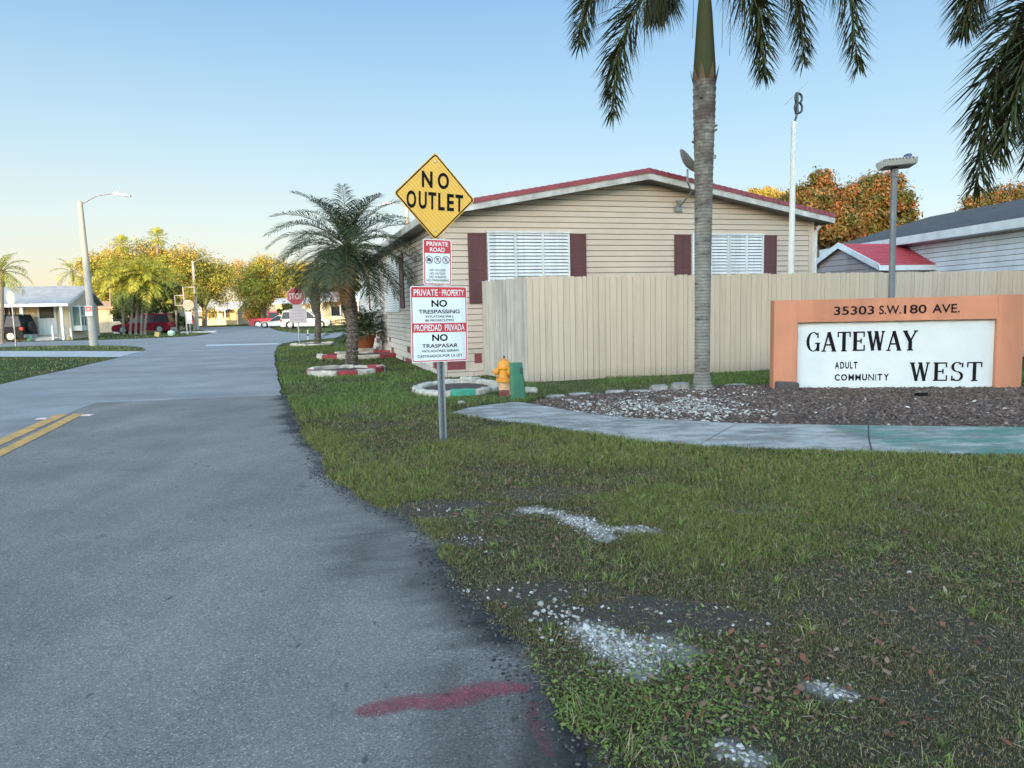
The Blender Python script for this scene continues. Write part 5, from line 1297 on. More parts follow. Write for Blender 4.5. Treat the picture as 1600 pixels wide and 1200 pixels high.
far_palm('feather_palm', 'drooping green palm at the left edge beside the porch house', 3, 532, 43, 424, 40, 20, 34, ml=FPL, seed=1)
for i, (px, cp, rp, ln, lab) in enumerate([(193,441,38,-3,'leftmost palm of the clump before the parked red crossover'),(203.5,455,34,5,'second palm from the left in the clump before the red crossover'),(212,430,40,6,'middle palm of the clump, its trunk leaning right'),(220.5,448,36,3,'fourth palm of the clump, behind the yellow sign stump'),(226,438,38,8,'rightmost palm of the clump beside the rear of the red crossover')]):
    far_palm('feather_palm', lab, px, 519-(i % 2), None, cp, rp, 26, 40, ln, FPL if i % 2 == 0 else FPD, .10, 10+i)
far_palm('feather_palm', 'golden feather palm standing behind the left part of the palm clump', 172, 510, 70, 428, 36, 22, 34, seed=31)
far_palm('feather_palm', 'golden feather palm behind the right part of the clump, over the crossover tail', 243, 510, 70, 424, 38, 24, 34, seed=32)
far_palm('feather_palm', 'feather palm rising above the dark evergreen left of the octagon back', 270, 510, 74, 440, 30, 20, 30, seed=33)
far_palm('fan_palm', 'lower of the two tall fan palms above the tree mass', 191, 505, 80, 382, 18, 22, fan=True, seed=3, tr=.14)
far_palm('fan_palm', 'tallest fan palm crown poking out of the tree mass', 246, 505, 82, 371, 19, 22, fan=True, seed=4, tr=.14)
far_palm('feather_palm', 'yellow drooping palm by the far lamp post', 304, 515, 70, 447, 19, 14, 26, seed=6, lo=-70)
far_palm('feather_palm', 'low yellow green palm right of the far lamp post', 322, 508, 78, 466, 17, 12, 24, seed=7, lo=-70)
far_palm('feather_palm', 'thin feathery palm between the porch house and the palm clump', 113, 512, 74, 425, 30, 14, 26, seed=8, ml=FPL)
far_palm('feather_palm', 'small green palm left of the octagonal sign seen from behind', 275, 512, 68, 470, 20, 12, 24, seed=9, ml=FPL)
far_palm('feather_palm', 'high golden palm left of the fan palms', 160, 512, 80, 408, 24, 14, 26, seed=12, ml=FPL)

# ---- broadleaf trees
LT = mat('tree_bark', (.09,.07,.055), .9, .3, 3, .6, 20)
def tree(name, label, px, py, rx, ry, Y, leaf, lsize, n, seed, group, base_py=None, trunk=True, dens=1.0, cat='tree', nclump=26, droop=0):
    if leaf in (GOLD, PINK) : n = int(n*1.7); lsize *= .72; nclump = 48
    C_ = atY(px, py, Y); rxm = rx/FPX*Y; rym = ry/FPX*Y
    t = thing(name, label, cat, (C_.x, C_.y, 0), 0, group); r = np.random.default_rng(seed)
    cl = []; 
    for k in range(nclump):
        a = r.uniform(0,6.283); u = r.uniform(-1,1); rr = r.uniform(.35,.92); q = math.sqrt(1-u*u)
        cl.append((rxm*rr*q*math.cos(a), rxm*rr*q*math.sin(a)*.8, rym*rr*u, r.uniform(.20,.38)*min(rxm,rym*1.1)))
    cl = np.array(cl); k = r.integers(0, len(cl), n)
    d = r.normal(0, 1, (n,3)); d /= np.linalg.norm(d, axis=1)[:,None]; rad = cl[k,3]*(r.random(n)**.30)*r.uniform(.85,1.2,n)
    P = cl[k,:3]+d*rad[:,None]*np.array([1,1,.8])*(1+.35*np.maximum(0, r.normal(0,1,n)))[:,None]; P[:,2] = np.maximum(P[:,2], -C_.z+.15)+C_.z
    nrm_ = d+r.normal(0,.7,(n,3)); nrm_[:,2] += .3; nrm_ /= np.linalg.norm(nrm_, axis=1)[:,None]
    ref = r.normal(0,1,(n,3)); ref[:,2] -= droop; a1 = np.cross(nrm_, ref); a1 /= np.linalg.norm(a1, axis=1)[:,None]; a2 = np.cross(nrm_, a1)
    s = lsize*r.uniform(.6,1.4,n)[:,None]
    V = np.stack([P-a2*s, P+a1*s*.45-a2*s*.1, P+a2*s, P-a1*s*.45-a2*s*.1], 1)
    F = np.arange(n*4).reshape(n,4); npmesh('crown', V.reshape(-1,3), F, leaf, t)
    if trunk:
        mb = MB(); h = C_.z; mb.tube([(0,0,-.1),(.1,0,h*.3),(0,0,h*.6)], [rxm*.09,rxm*.07,rxm*.055], 8)
        for j in range(7):
            c = cl[j]; mb.tube([(0,0,h*(.4+.04*j)), (c[0]*.5,c[1]*.5,h+c[2]*.3-rym*.2), (c[0],c[1],h+c[2])], [rxm*.045,rxm*.03,rxm*.01], 6)
        mb.build('trunk', LT, t)
    return t
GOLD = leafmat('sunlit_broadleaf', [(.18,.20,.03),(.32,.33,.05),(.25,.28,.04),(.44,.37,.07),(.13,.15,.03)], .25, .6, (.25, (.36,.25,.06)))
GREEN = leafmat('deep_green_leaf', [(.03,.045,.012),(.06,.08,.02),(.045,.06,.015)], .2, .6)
PINK = leafmat('pinkish_sparse_leaf', [(.45,.27,.16),(.36,.22,.10),(.28,.24,.06)], .2, .6)
MANGO = leafmat('mango_leaf', [(.04,.055,.012),(.07,.085,.018),(.17,.05,.025),(.24,.075,.035),(.12,.12,.02),(.26,.10,.035),(.18,.05,.025)], .2, .5, (1.1, (.065,.075,.02)))
G1 = 'broadleaf trees on the far lots'
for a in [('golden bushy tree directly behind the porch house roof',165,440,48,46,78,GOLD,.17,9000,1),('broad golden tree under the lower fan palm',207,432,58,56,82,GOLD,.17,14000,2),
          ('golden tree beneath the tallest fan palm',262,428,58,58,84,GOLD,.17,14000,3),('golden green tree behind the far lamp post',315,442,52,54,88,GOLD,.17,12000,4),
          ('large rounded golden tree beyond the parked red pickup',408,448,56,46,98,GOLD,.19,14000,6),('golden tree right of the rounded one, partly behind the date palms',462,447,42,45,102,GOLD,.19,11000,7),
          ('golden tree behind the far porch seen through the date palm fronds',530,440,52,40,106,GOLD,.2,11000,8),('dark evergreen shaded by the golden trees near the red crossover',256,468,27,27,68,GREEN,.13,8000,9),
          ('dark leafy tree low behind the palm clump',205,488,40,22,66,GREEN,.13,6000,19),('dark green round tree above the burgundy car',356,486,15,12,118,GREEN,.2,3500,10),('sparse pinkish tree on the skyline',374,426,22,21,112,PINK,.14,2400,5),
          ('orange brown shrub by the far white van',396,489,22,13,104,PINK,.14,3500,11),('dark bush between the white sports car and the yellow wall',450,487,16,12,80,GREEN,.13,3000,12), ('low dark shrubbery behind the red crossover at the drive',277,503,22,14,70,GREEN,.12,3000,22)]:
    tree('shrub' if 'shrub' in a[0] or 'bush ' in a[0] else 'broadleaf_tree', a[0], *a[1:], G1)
G2 = 'mango trees behind the homes'
tree('mango_tree', 'large mango tree with orange new leaves just right of the beige gable', 1283, 332, 60, 60, 34, MANGO, .085, 40000, 14, G2, nclump=44, droop=1.2)
tree('mango_tree', 'reddest mango tree, directly behind the grey post light', 1372, 334, 56, 56, 36, MANGO, .085, 40000, 15, G2, nclump=44, droop=1.2)
tree('mango_tree', 'darker mango tree above the grey roof at the right edge', 1548, 345, 66, 52, 44, MANGO, .095, 32000, 16, G2, nclump=40, droop=1.2)
tree('broadleaf_tree', 'thin yellow green tree top showing over the beige roof', 1195, 318, 50, 26, 48, GOLD, .11, 7000, 17, G1)

# ================================================================== STREET FURNITURE ON THE LEFT
DSG = mat('dull_sign_sheet', (.30,.28,.30), .5, .1, 4); DRS = mat('dull_red_sheet', (.19,.012,.022), .6)
CPOL = mat('concrete_pole', (.30,.29,.27), .85, .12, 2, .3, 40)
def lamp_post(label, px, py, Y, top_py, dx_arm, arm_py, w0, w1, head_len=.8, sign=False, lean=0):
    B = gr(px, py) if Y is None else atY(px, py, Y); B.z = 0; Y = B.y
    H_ = atY(px, top_py, Y).z; s = Y/FPX
    t = thing('street_lamp', label, 'street lamp', Z3(B), 0, 'street lamps along the road')
    mb = MB(); mb.tube([(0,0,-.1),(lean*.5,0,H_*.5),(lean,0,H_)], [w0/2*s,(w0+w1)/4*s,w1/2*s], 12); mb.build('pole', CPOL, t, smooth=True)
    ax = dx_arm*s; az_ = atY(px, arm_py, Y).z; mb = MB()
    mb.tube([(lean,0,H_-.15),(lean+ax*.45,-.0,az_-(az_-H_)*.3+.0),(lean+ax*.85,0,az_),(lean+ax,0,az_-.02)], .03, 6); mb.build('arm', STEEL, t)
    sg = 1 if ax > 0 else -1; Mh = Matrix.Translation((lean+ax,0,az_-.02))@Matrix.Rotation(R(10)*sg,4,'Y')
    mb = MB(); mb.rings([[(sg*x,y*wd,z) for y, z in ((-1,-.03),(1,-.03),(1,.03),(.5,h),(-.5,h),(-1,.03))] for x, wd, h in ((-.1,.05,.05),(.1,.12,.09),(head_len*.8,.14,.06),(head_len,.08,.04))], True, Mh); lh = mb.build('lamp_head', ALU, t)
    mb = MB(); mb.box((sg*.12 if sg>0 else -head_len*.85,-.09,-.045),(head_len*.85 if sg>0 else -.12,.09,-.031), Mh); mb.build('lens', DARK, lh)
    mb = MB(); mb.lathe([(.04,.07),(.04,.17)], 8, Mh@Matrix.Translation((sg*.15,0,0))); mb.build('sensor', MGY, lh)
    mb = MB(); mb.tube([(lean-w1/2*s-.12,0,H_-.35),(lean,0,H_-.3)], .02, 5); mb.lathe([(.06,0),(.07,.04)], 8, Matrix.Translation((lean,0,H_))); mb.build('pole_fitting', MGY, t)
    return t, s, H_
t, s, H_ = lamp_post('tall leaning concrete street lamp with a small red sign, before the porch house', 147, 540, None, 315, 55, 303, 12.5, 7, .75, lean=-.10)
# small camera sign on it
c = atY(143, 486, t.location.y); q = MB(); lx = c.x-t.location.x
mb = MB(); mb.box((lx-.17,-.26,c.z-.24),(lx+.17,-.25,c.z+.24)); pl = mb.build('notice_plate', WSG, t)
mb = MB(); mb.box((lx-.15,-.264,c.z-.03),(lx+.15,-.261,c.z+.22)); mb.build('notice_print', RSG, pl)
q = MB(); q.add([(lx+a,-.267,c.z+b_) for a, b_ in ((-.09,.03),(.09,.03),(.09,.1),(.03,.15),(-.03,.15),(-.09,.1))], [tuple(range(6))]); 
for k in range(3): q.box((lx-.11,-.264,c.z-.09-.05*k),(lx+.11,-.261,c.z-.07-.05*k))
q.build('notice_symbol', mat('pale_print', (.6,.35,.35), .6), pl)
lamp_post('slim far street lamp with a long arm beside the yellow drooping palm', 308.5, 515, None, 408, 32, 401, 6, 3.5, .9)
lamp_post('sunlit street lamp rising from behind the beige house, its arm pointing left', 643, 520, 40, 320, -24, 316, 6.5, 5.5, .6)

def octagon(c, r): return [(c[0]+r*math.cos(R(22.5+45*k)), c[1]+r*math.sin(R(22.5+45*k))) for k in range(8)]
# octagonal sign seen from behind, left edge
B = gr(25, 541.5); B2 = atY(18.5, 466, B.y); t = thing('stop_sign', 'grey back of an octagonal sign on a thin post at the left edge', 'stop sign', Z3(B), R(-28), 'octagonal stop signs')
mb = MB(); mb.tube([(0,0,0),(0,0,B2.z+.38)], .032, 6); mb.build('post', STEEL, t)
mb = MB(); mb.prism(octagon((0,B2.z), .41), -.05, -.045, 'y'); mb.build('sign_plate', ALU, t)
B = gr(297.5, 520.5); B2 = atY(295.5, 476.5, B.y); t = thing('stop_sign', 'pinkish back of an octagonal sign beside the white tube frame', 'stop sign', Z3(B), R(12), 'octagonal stop signs')
mb = MB(); mb.tube([(0,0,0),(0,0,B2.z+.38)], .05, 6); mb.build('post', STEEL, t)
mb = MB(); mb.prism(octagon((0,B2.z), .43), -.06, -.055, 'y'); mb.build('sign_plate', mat('warm_sign_back', (.40,.28,.22), .6), t)
mb = MB(); mb.box((-.2,-.065,B2.z-1.5),(.2,-.055,B2.z-.55)); mb.build('lower_plate', ALU, t)
B = gr(293, 522.5); s = B.y/FPX; zt2 = atY(290, 448.5, B.y).z; t = thing('tube_frame', 'white tube frame with a square hoop standing left of the pinkish octagon', 'frame', Z3(B), 0)
mb = MB(); mb.tube([(0,0,0),(-.1,0,zt2),(.75,0,zt2-.03),(.75,0,zt2-.5)], .045, 6); mb.build('pole', DSG, t)
z0_ = atY(290, 477, B.y).z; z1_ = atY(290, 461.5, B.y).z; mb = MB(); mb.tube([(-.05,0,z0_),(-.75,0,z0_),(-.75,0,z1_),(-.05,0,z1_)], .04, 6); mb.build('square_hoop', DSG, t)
# STOP sign facing us at the junction
B = gr(468.5, 540); B2 = atY(462.5, 463, B.y); t = thing('stop_sign', 'red STOP sign facing us at the junction over two small white plates', 'stop sign', Z3(B), R(6), 'octagonal stop signs')
dx = (B2.x-B.x)*1.0; mb = MB(); mb.tube([(0,0,0),(dx*.5,0,B2.z*.6),(dx,0,B2.z+.3)], .028, 6); mb.build('post', STEEL, t)
mb = MB(); mb.prism(octagon((dx,B2.z), .39), -.05, -.045, 'y'); o = mb.build('sign_plate', DSG, t)
mb = MB(); mb.prism(octagon((dx,B2.z), .365), -.056, -.051, 'y'); mb.build('red_face', DRS, o)
mb = MB(); text(mb, 'STOP', dx-.29, dx+.27, B2.z-.12, B2.z+.13, -.060, .02); mb.build('lettering', DSG, o)
for cx, cy, w_, h_ in ((465,477,.2,.22),(466,493.5,.36,.42)):
    c = atY(cx, cy, B.y); xx_ = c.x-B.x; mb = MB(); mb.box((xx_-w_,-.05,c.z-h_/1.4),(xx_+w_,-.045,c.z+h_/1.4)); o = mb.build('small_plate', DSG, t)
    mb = MB()
    for k in range(4): mb.box((xx_-w_*.7,-.053,c.z+h_*.5-k*h_*.3),(xx_+w_*.7,-.0512,c.z+h_*.58-k*h_*.3))
    mb.build('plate_print', mat('grey_print', (.25,.22,.28), .6), o)
B = gr(481.5, 531); t = thing('marker_stake', 'short white stake on the verge right of the junction stop sign', 'stake', Z3(B)); mb = MB(); mb.tube([(0,0,0),(0,0,.5)], .03, 6); mb.build('stake', WHT, t); mb = MB(); mb.box((-.05,-.04,.2),(.05,-.035,.3)); mb.build('dark_tab', DARK, t)
YST = mat('sunny_yellow_block', (.30,.25,.12), .8)
B = gr(246, 526); mb = MB(); mb.bbox((-.18,-.12,0),(.16,.12,.32), .03, Matrix.Rotation(R(12),4,'Y')); o = mb.build('yellow_stump', YST); o.location = Z3(B); tag(o, 'small leaning yellow stump on the verge before the palm clump', 'stump')
B = gr(268, 525); mb = MB(); mb.lathe([(.0,0),(.2,.03),(.26,.2),(.2,.36),(.0,.42)], 10); o = mb.build('bucket', mat('pale_green_plastic', (.35,.5,.42), .6)); o.location = Z3(B); tag(o, 'pale green rounded bucket lying on the corner verge', 'bucket')
B = gr(314, 520); mb = MB(); mb.bbox((-1.6,-.15,0),(1.3,.12,.13), .03); o = mb.build('corner_kerb', CONC); o.location = Z3(B); tag(o, 'short pale kerb strip at the corner of the verge beside the pinkish octagon', 'kerb')
B = gr(204, 521); mb = MB()
for k in range(16): rock(mb, (random.uniform(-1.4,1.3), random.uniform(-.4,.4), 0), random.uniform(.1,.22), .15, random.uniform(.12,.28), 70+k)
o = mb.build('rock_pile', WBL); o.location = Z3(B); tag(o, 'pile of pale rocks around the feet of the palm clump', 'rocks', kind='stuff')

# ================================================================== VEHICLES
TYRE = mat('tyre_rubber', (.02,.02,.022), .85); RIM = mat('alloy_rim', (.45,.46,.48), .35, metal=.7); GLS = mat('car_glass', (.02,.025,.03), .15, .05, spec=.25); LRED = mat('tail_lamp', (.35,.01,.015), .25); LWH = mat('head_lamp', (.6,.6,.58), .2)
def paint(name, c):
    if name in MC: return MC[name]
    m, nt, b = NT(name); b.inputs['Base Color'].default_value = (*c, 1); b.inputs['Roughness'].default_value = .35; b.inputs['Coat Weight'].default_value = .8; b.inputs['Coat Roughness'].default_value = .08
    v = coords(nt); nt.links.new(ramp(nt, noise(nt, v, 2, 4), [(.3, [x*.8 for x in c]), (.7, c)]), b.inputs['Base Color']); MC[name] = m
    if sum(c) < .2: b.inputs['Coat Weight'].default_value = 0; b.inputs['Roughness'].default_value = .5; b.inputs['Specular IOR Level'].default_value = .08
    return m
def vehicle(name, label, cat, loc, rz, L, W_, H_, kind, pm, spare=False, rack=False):
    """nose towards local +x"""
    t = thing(name, label, cat, loc, rz, 'parked vehicles'); rw = .34 if kind != 'sport' else .31; cl = .2
    # side outline of the lower body, lofted across
    belt = H_*.56
    if kind == 'suv': prof = [(-L/2,cl+.15),(-L/2+.04,belt*.98),(-L/2+.1,belt),(L*.22,belt),(L*.40,belt*.88),(L/2-.06,belt*.78),(L/2,cl+.25),(L/2-.1,cl)]; cab = [(-L/2+.06,0),(-L/2+.28,1),(L*.05,1),(L*.24,0)]
    elif kind == 'sport': prof = [(-L/2,cl+.2),(-L/2+.05,belt*1.12),(-L*.3,belt*1.16),(L*.12,belt*.98),(L*.40,belt*.80),(L/2-.08,belt*.62),(L/2,cl+.2),(L/2-.15,cl)]; cab = [(-L*.36,0),(-L*.18,1),(L*.02,1),(L*.22,0)]
    elif kind == 'pickup': prof = [(-L/2,cl+.3),(-L/2+.02,belt*1.0),(-L*.02,belt*1.0),(L*.26,belt),(L*.44,belt*.93),(L/2-.03,belt*.82),(L/2,cl+.3),(L/2-.08,cl+.08)]; cab = [(-L*.08,0),(-L*.05,1),(L*.13,1),(L*.24,0)]
    elif kind == 'van': prof = [(-L/2,cl+.15),(-L/2+.02,belt),(L*.2,belt),(L*.36,belt*.85),(L/2-.05,belt*.72),(L/2,cl+.2),(L/2-.1,cl)]; cab = [(-L/2+.02,0),(-L/2+.08,1),(L*.16,1),(L*.34,0)]
    else: prof = [(-L/2,cl+.2),(-L/2+.05,belt*.98),(-L*.3,belt),(L*.22,belt),(L*.42,belt*.82),(L/2-.05,belt*.7),(L/2,cl+.2),(L/2-.1,cl)]; cab = [(-L*.36,0),(-L*.2,1),(L*.06,1),(L*.24,0)]
    wx = (-L*.31, L*.31)
    bot = []
    for x_ in sorted(wx, reverse=True):
        bot += [(x_+rw*1.12, cl)]+[(x_+rw*1.15*math.cos(a), rw+rw*1.15*math.sin(a)) for a in [math.pi*k/8 for k in range(1,8)]]+[(x_-rw*1.12, cl)]
    poly = prof+bot+[(-L/2+.05,cl)]
    mb = MB(); n = len(poly); rs = []
    for y, sh in ((-W_/2,.965),(-W_/2+.06,1.0),(W_/2-.06,1.0),(W_/2,.965)):
        rs.append([(x, y, z if z <= cl+.01 or z < belt*.6 else z*sh) for x, z in poly])
    mb.rings(rs); body = mb.build('body', pm, t)
    (a, _), (b_, _), (c, _), (d, _) = cab; zt = H_-.02; zb = belt-.01
    def cabring(f): # f 0..1 up
        x0_ = a+(b_-a)*f; x1_ = d+(c-d)*f; hw = (W_/2-.04)*(1-.2*f); z = zb+(zt-zb)*f
        return [(x0_,-hw,z),(x1_,-hw,z),(x1_,hw,z),(x0_,hw,z)]
    mb = MB(); mb.rings([cabring(0), cabring(.9)], True); g_ = mb.build('window', GLS, t)
    mb = MB(); r9 = cabring(.88); r1 = [(x*1.0, y*.93, zt+.03) for x, y, z in cabring(1)]; mb.rings([r9, cabring(.98), r1])
    for fx in (0, .38 if kind != 'pickup' else 1, .70 if kind in ('suv','van') else 1, 1):   # pillars
        for sg in (-1, 1):
            p0 = Vector((a+(d-a)*fx, sg*(W_/2-.035), zb)); p1 = Vector((b_+(c-b_)*fx, sg*((W_/2-.04)*.82+.01), zt)); mb.tube([p0, p1], .035, 4)
    mb.build('roof', pm, t)
    for x_ in wx:
        for sg in (-1, 1):
            Mw = Matrix.Translation((x_, sg*(W_/2-.11), rw))@Matrix.Rotation(R(90),4,'X')
            mb = MB(); mb.lathe([(rw*.6,-.11),(rw*.95,-.11),(rw,-.08),(rw,.08),(rw*.95,.11),(rw*.6,.11)], 20, Mw); wh = mb.build('wheel', TYRE, t)
            mb = MB(); mb.lathe([(.02,-.118),(rw*.62,-.112),(rw*.62,.112),(.02,.118)], 12, Mw); 
            mb.build('rim', RIM, wh)
            mb = MB()
            for k in range(5):
                a_ = k*2*math.pi/5; mb.lathe([(rw*.10,-.121),(rw*.12,-.115),(rw*.12,.115),(rw*.10,.121)], 6, Mw@Matrix.Translation((rw*.38*math.cos(a_), rw*.38*math.sin(a_), 0)))
            mb.build('rim_openings', TYRE, wh)
    for sg in (-1, 1):
        mb = MB(); y0, y1 = sorted((sg*(W_/2-.32), sg*(W_/2-.02))); zz = belt*.72; mb.bbox((L/2-.28,y0,zz-.05),(L/2-.05,y1,zz+.07), .02); mb.build('headlight', LWH, t)
        mb = MB(); y0, y1 = sorted((sg*(W_/2-.22), sg*(W_/2+.005))); zz = belt*.85; mb.bbox((-L/2-.01,y0,zz-.12),(-L/2+.22,y1,zz+.10), .02); mb.build('tail_light', LRED, t)
    mb = MB(); mb.bbox((L/2-.12,-W_/2+.08,cl),(L/2+.03,W_/2-.08,cl+.2), .03); mb.bbox((-L/2-.04,-W_/2+.08,cl+.02),(-L/2+.1,W_/2-.08,cl+.24), .03); mb.build('bumper', MGY if kind != 'sedan' else pm, t)
    mb = MB()
    for fx in (-.12, .12, .30):
        mb.box((L*fx-.006,-W_/2-.002,cl+.15),(L*fx+.006,-W_/2+.02,belt-.03)); mb.box((L*fx-.006,W_/2-.02,cl+.15),(L*fx+.006,W_/2+.002,belt-.03))
    mb.build('door_gap', DARK, t)
    if spare: mb = MB(); mb.lathe([(.1,-.1),(.35,-.1),(.38,0),(.35,.1),(.1,.1)], 16, Matrix.Translation((-L/2-.13,0,H_*.52))@Matrix.Rotation(R(90),4,'Y')); mb.build('spare_wheel', TYRE, t)
    if rack:
        mb = MB()
        for sg in (-1, 1): mb.tube([(b_+.1,sg*W_*.36,H_+.06),(c-.1,sg*W_*.36,H_+.06)], .02, 5)
        mb.build('roof_rack', MGY, t)
    return t
p = gr(215, 521.5); vehicle('parked_car', 'dark red crossover parked behind the palm clump', 'car', (p.x, p.y+1.2, 0), R(190), 4.6, 1.8, 1.62, 'suv', paint('dark_red_car_paint', (.14,.008,.018)))
p = gr(10, 534); vehicle('parked_jeep', 'black boxy off-roader with rear spare wheel under the porch house carport', 'car', (p.x-.75, p.y+.3, 0), R(187), 4.0, 1.8, 1.72, 'suv', paint('black_car_paint', (.015,.016,.02)), spare=True)
p = gr(350, 505.0); vehicle('parked_car', 'burgundy sedan far down the road by the dark round tree', 'car', (p.x, 112, 0), R(150), 4.4, 1.8, 1.5, 'sedan', paint('burgundy_car_paint', (.25,.02,.05)))
p = gr(376, 504); vehicle('parked_van', 'small white van beside the burgundy sedan', 'van', (atY(377,500,114).x, 114, 0), R(5), 4.6, 1.9, 1.9, 'van', paint('cream_car_paint', (.6,.56,.48)))
p = gr(421, 507); vehicle('pickup_truck', 'bright red pickup truck nosed in left of the white cars', 'pickup truck', (atY(424,505,80).x, 80, 0), R(20), 4.6, 1.85, 1.65, 'pickup', paint('red_car_paint', (.42,.015,.04)))
vehicle('parked_car', 'low white sports car between the red pickup and the silver SUV', 'car', (atY(437,505,73).x, 73, 0), R(194), 4.5, 1.8, 1.22, 'sport', paint('white_car_paint', (.62,.62,.60)))
vehicle('parked_suv', 'silver white SUV parked across from the junction stop sign', 'car', (atY(477,512,66).x, 66.5, 0), R(8), 4.35, 1.8, 1.62, 'suv', paint('silver_white_paint', (.50,.53,.56)), rack=True)

# ================================================================== OTHER HOUSES
def wmat(n, c): return mat(n, c, .7, .1, 1.5, streak=1.5)
PL = gr(97, 531.2); nl_ = n_f
def LH(px, py, d=0):
    p = on_plane(px, py, PL-n_f*d, n_f)-Vector((PL.x,PL.y,0)); return p.dot(Cn), p.z
t = thing('porch_house', 'cream mobile home with a pale blue metal roof and white posted porch', 'house', Z3(PL), GRID)
CRM = wmat('cream_panel', (.48,.43,.34)); GRW = wmat('grey_green_panel', (.36,.38,.36)); BRF = mat('pale_blue_roof', (.29,.32,.35), .6, .15, 2, streak=3, c2=(.22,.24,.27))
eave = LH(97, 475.5)[1]; ridge = eave+1.25; DW = 1.6; DEP = 7.6; XL = -26
mb = MB(); mb.box((XL,DW,-.05),(.2,DW+DEP,eave)); mb.prism([(DW,eave),(DW+DEP,eave),(DW+DEP/2,ridge)], XL+.02, .18, 'x'); mb.build('wall', CRM, t)
mb = MB()
x_ = XL
while x_ < .1: mb.box((x_-.02,DW-.02,.3),(x_+.02,DW-.001,eave-.03)); x_ += .62
mb.build('wall_batten', GRW, t)
mb = MB(); rr0 = .0
mb.prism([(-.25,eave-.02),(DW+DEP/2,ridge+.05),(DW+DEP+.3,eave-.0),(DW+DEP+.3,eave+.08),(DW+DEP/2,ridge+.14),(-.25,eave+.07)], XL-.3, .55, 'x'); rf = mb.build('roof', BRF, t)
mb = MB(); mb.box((XL-.3,-.29,eave-.13),(.57,-.252,eave+.07)); mb.prism([(-.25,eave-.14),(DW+DEP/2,ridge-.06),(DW+DEP/2,ridge+.13),(-.25,eave+.06)], .552, .58, 'x'); mb.build('fascia', WHT, rf)
mb = MB(); x_ = XL
while x_ < .5: mb.box((x_,-.24,eave+.08),(x_+.05,-.2,eave+.12)); x_ += .45
mb.build('roof_clips', MGY, rf)
mb = MB()
for px in (35, 97): 
    a = LH(px, 500)[0]; mb = MB(); mb.bbox((a-.09,-.08,-.05),(a+.09,.09,eave-.1), .01); mb.build('porch_post', WHT, t)
xa, za = LH(62, 497.5, DW-.0); xb, zb2 = LH(84, 478, DW); mb = MB(); mb.box((xa-.1,DW-.06,.35),(xb+.1,DW-.021,zb2+.1)); dr = mb.build('door', WHT, t); mb = MB(); mb.box((xa+.02,DW-.075,za),(xb-.02,DW-.061,zb2)); mb.build('door_window', DARK, dr)
xa, za = LH(0, 497, DW); xb, zb2 = LH(22, 479, DW); mb = MB(); mb.box((xa-.2,DW-.05,za),(xb,DW-.021,zb2)); w_ = mb.build('window', DARK, t)
mb = MB()
for f in (0,.33,.66,1): mb.box((xa+(xb-xa)*f-.03,DW-.075,za),(xa+(xb-xa)*f+.03,DW-.051,zb2))
mb.build('frame', WHT, w_)
# bay window on the gable end
n_r = Cn
def LG(px, py): p = on_plane(px, py, Vector((PL.x,PL.y,0))+Cn*.2, Cn)-Vector((PL.x,PL.y,0)); return p.dot(hn), p.z
za = .75; zb2 = eave-.15
mb = MB(); mb.box((.2,DW+.3,.55),(.75,DW+3.0,zb2+.1)); bw = mb.build('bay_window', WHT, t)
mb = MB(); mb.box((.752,DW+.4,za+.15),(.765,DW+2.9,zb2)); mb.box((.28,DW+.285,za+.15),(.68,DW+.298,zb2)); mb.build('pane', mat('greenish_glass', (.10,.16,.15), .15), bw)
mb = MB()
for y in (.95,1.6,2.25): mb.box((.766,DW+y,za+.15),(.785,DW+y+.06,zb2))
mb.box((.766,DW+.4,za+.75),(.783,DW+2.9,za+.81)); mb.build('frame', WHT, bw)
mb = MB(); mb.box((-7,.25,-.05),(.1,DW,.22)); mb.box((LH(62,500)[0]-.3,-.15,-.05),(LH(86,500)[0],.25,.12)); mb.build('porch_step', CONC, t)
for px in (84.5, 113): 
    a = LH(px, 520)[0]; mb = MB(); mb.bbox((a-.06,-.35,0),(a+.06,-.25,.95 if px < 100 else .75), .01); o = mb.build('bollard', WHT); o.parent = None
    o.matrix_world = Matrix.Translation(Z3(PL))@ROTM(GRID); tag(o, 'thin white stub post left of the right porch post' if px < 100 else 'short white stub post right of the right porch post', 'post', 'white stub posts before the porch')
B = gr(102.5, 529); t2 = thing('garden_statue', 'small dark garden figure standing by the porch step', 'statue', Z3(B)); mb = MB(); mb.lathe([(.12,0),(.13,.05),(.07,.12),(.1,.3),(.08,.45),(.04,.5),(.09,.56),(.085,.66),(.03,.72)], 10); mb.build('figure', DARK, t2); mb = MB(); mb.bbox((-.16,-.16,-.02),(.16,.16,.04), .01); mb.build('base', CONC, t2)
for i, px in enumerate((40.5, 44.5)):
    B = gr(px, 533); mb = MB(); mb.tube([(.19*math.cos(a), 0, .2+.19*math.sin(a)) for a in [2*math.pi*k/14 for k in range(15)]], .035, 6); mb.lathe([(.0,-.02),(.14,-.02),(.14,.02),(0,.02)], 10, Matrix.Translation((0,0,.2))@Matrix.Rotation(R(90),4,'X')); o = mb.build('hose_reel', mat('mint_plastic', (.2,.5,.33), .6)); o.location = Z3(B); tag(o, ('left' if i == 0 else 'right')+' one of two mint green round reels at the foot of the left porch post', 'reel', 'mint green reels')
B = gr(108, 532); mb = MB(); mb.lathe([(0,0),(.13,.02),(.16,.15),(.10,.27),(0,.3)], 10); o = mb.build('yellow_ball', YST); o.location = Z3(B); tag(o, 'small yellow ball on the grass before the porch', 'ball')

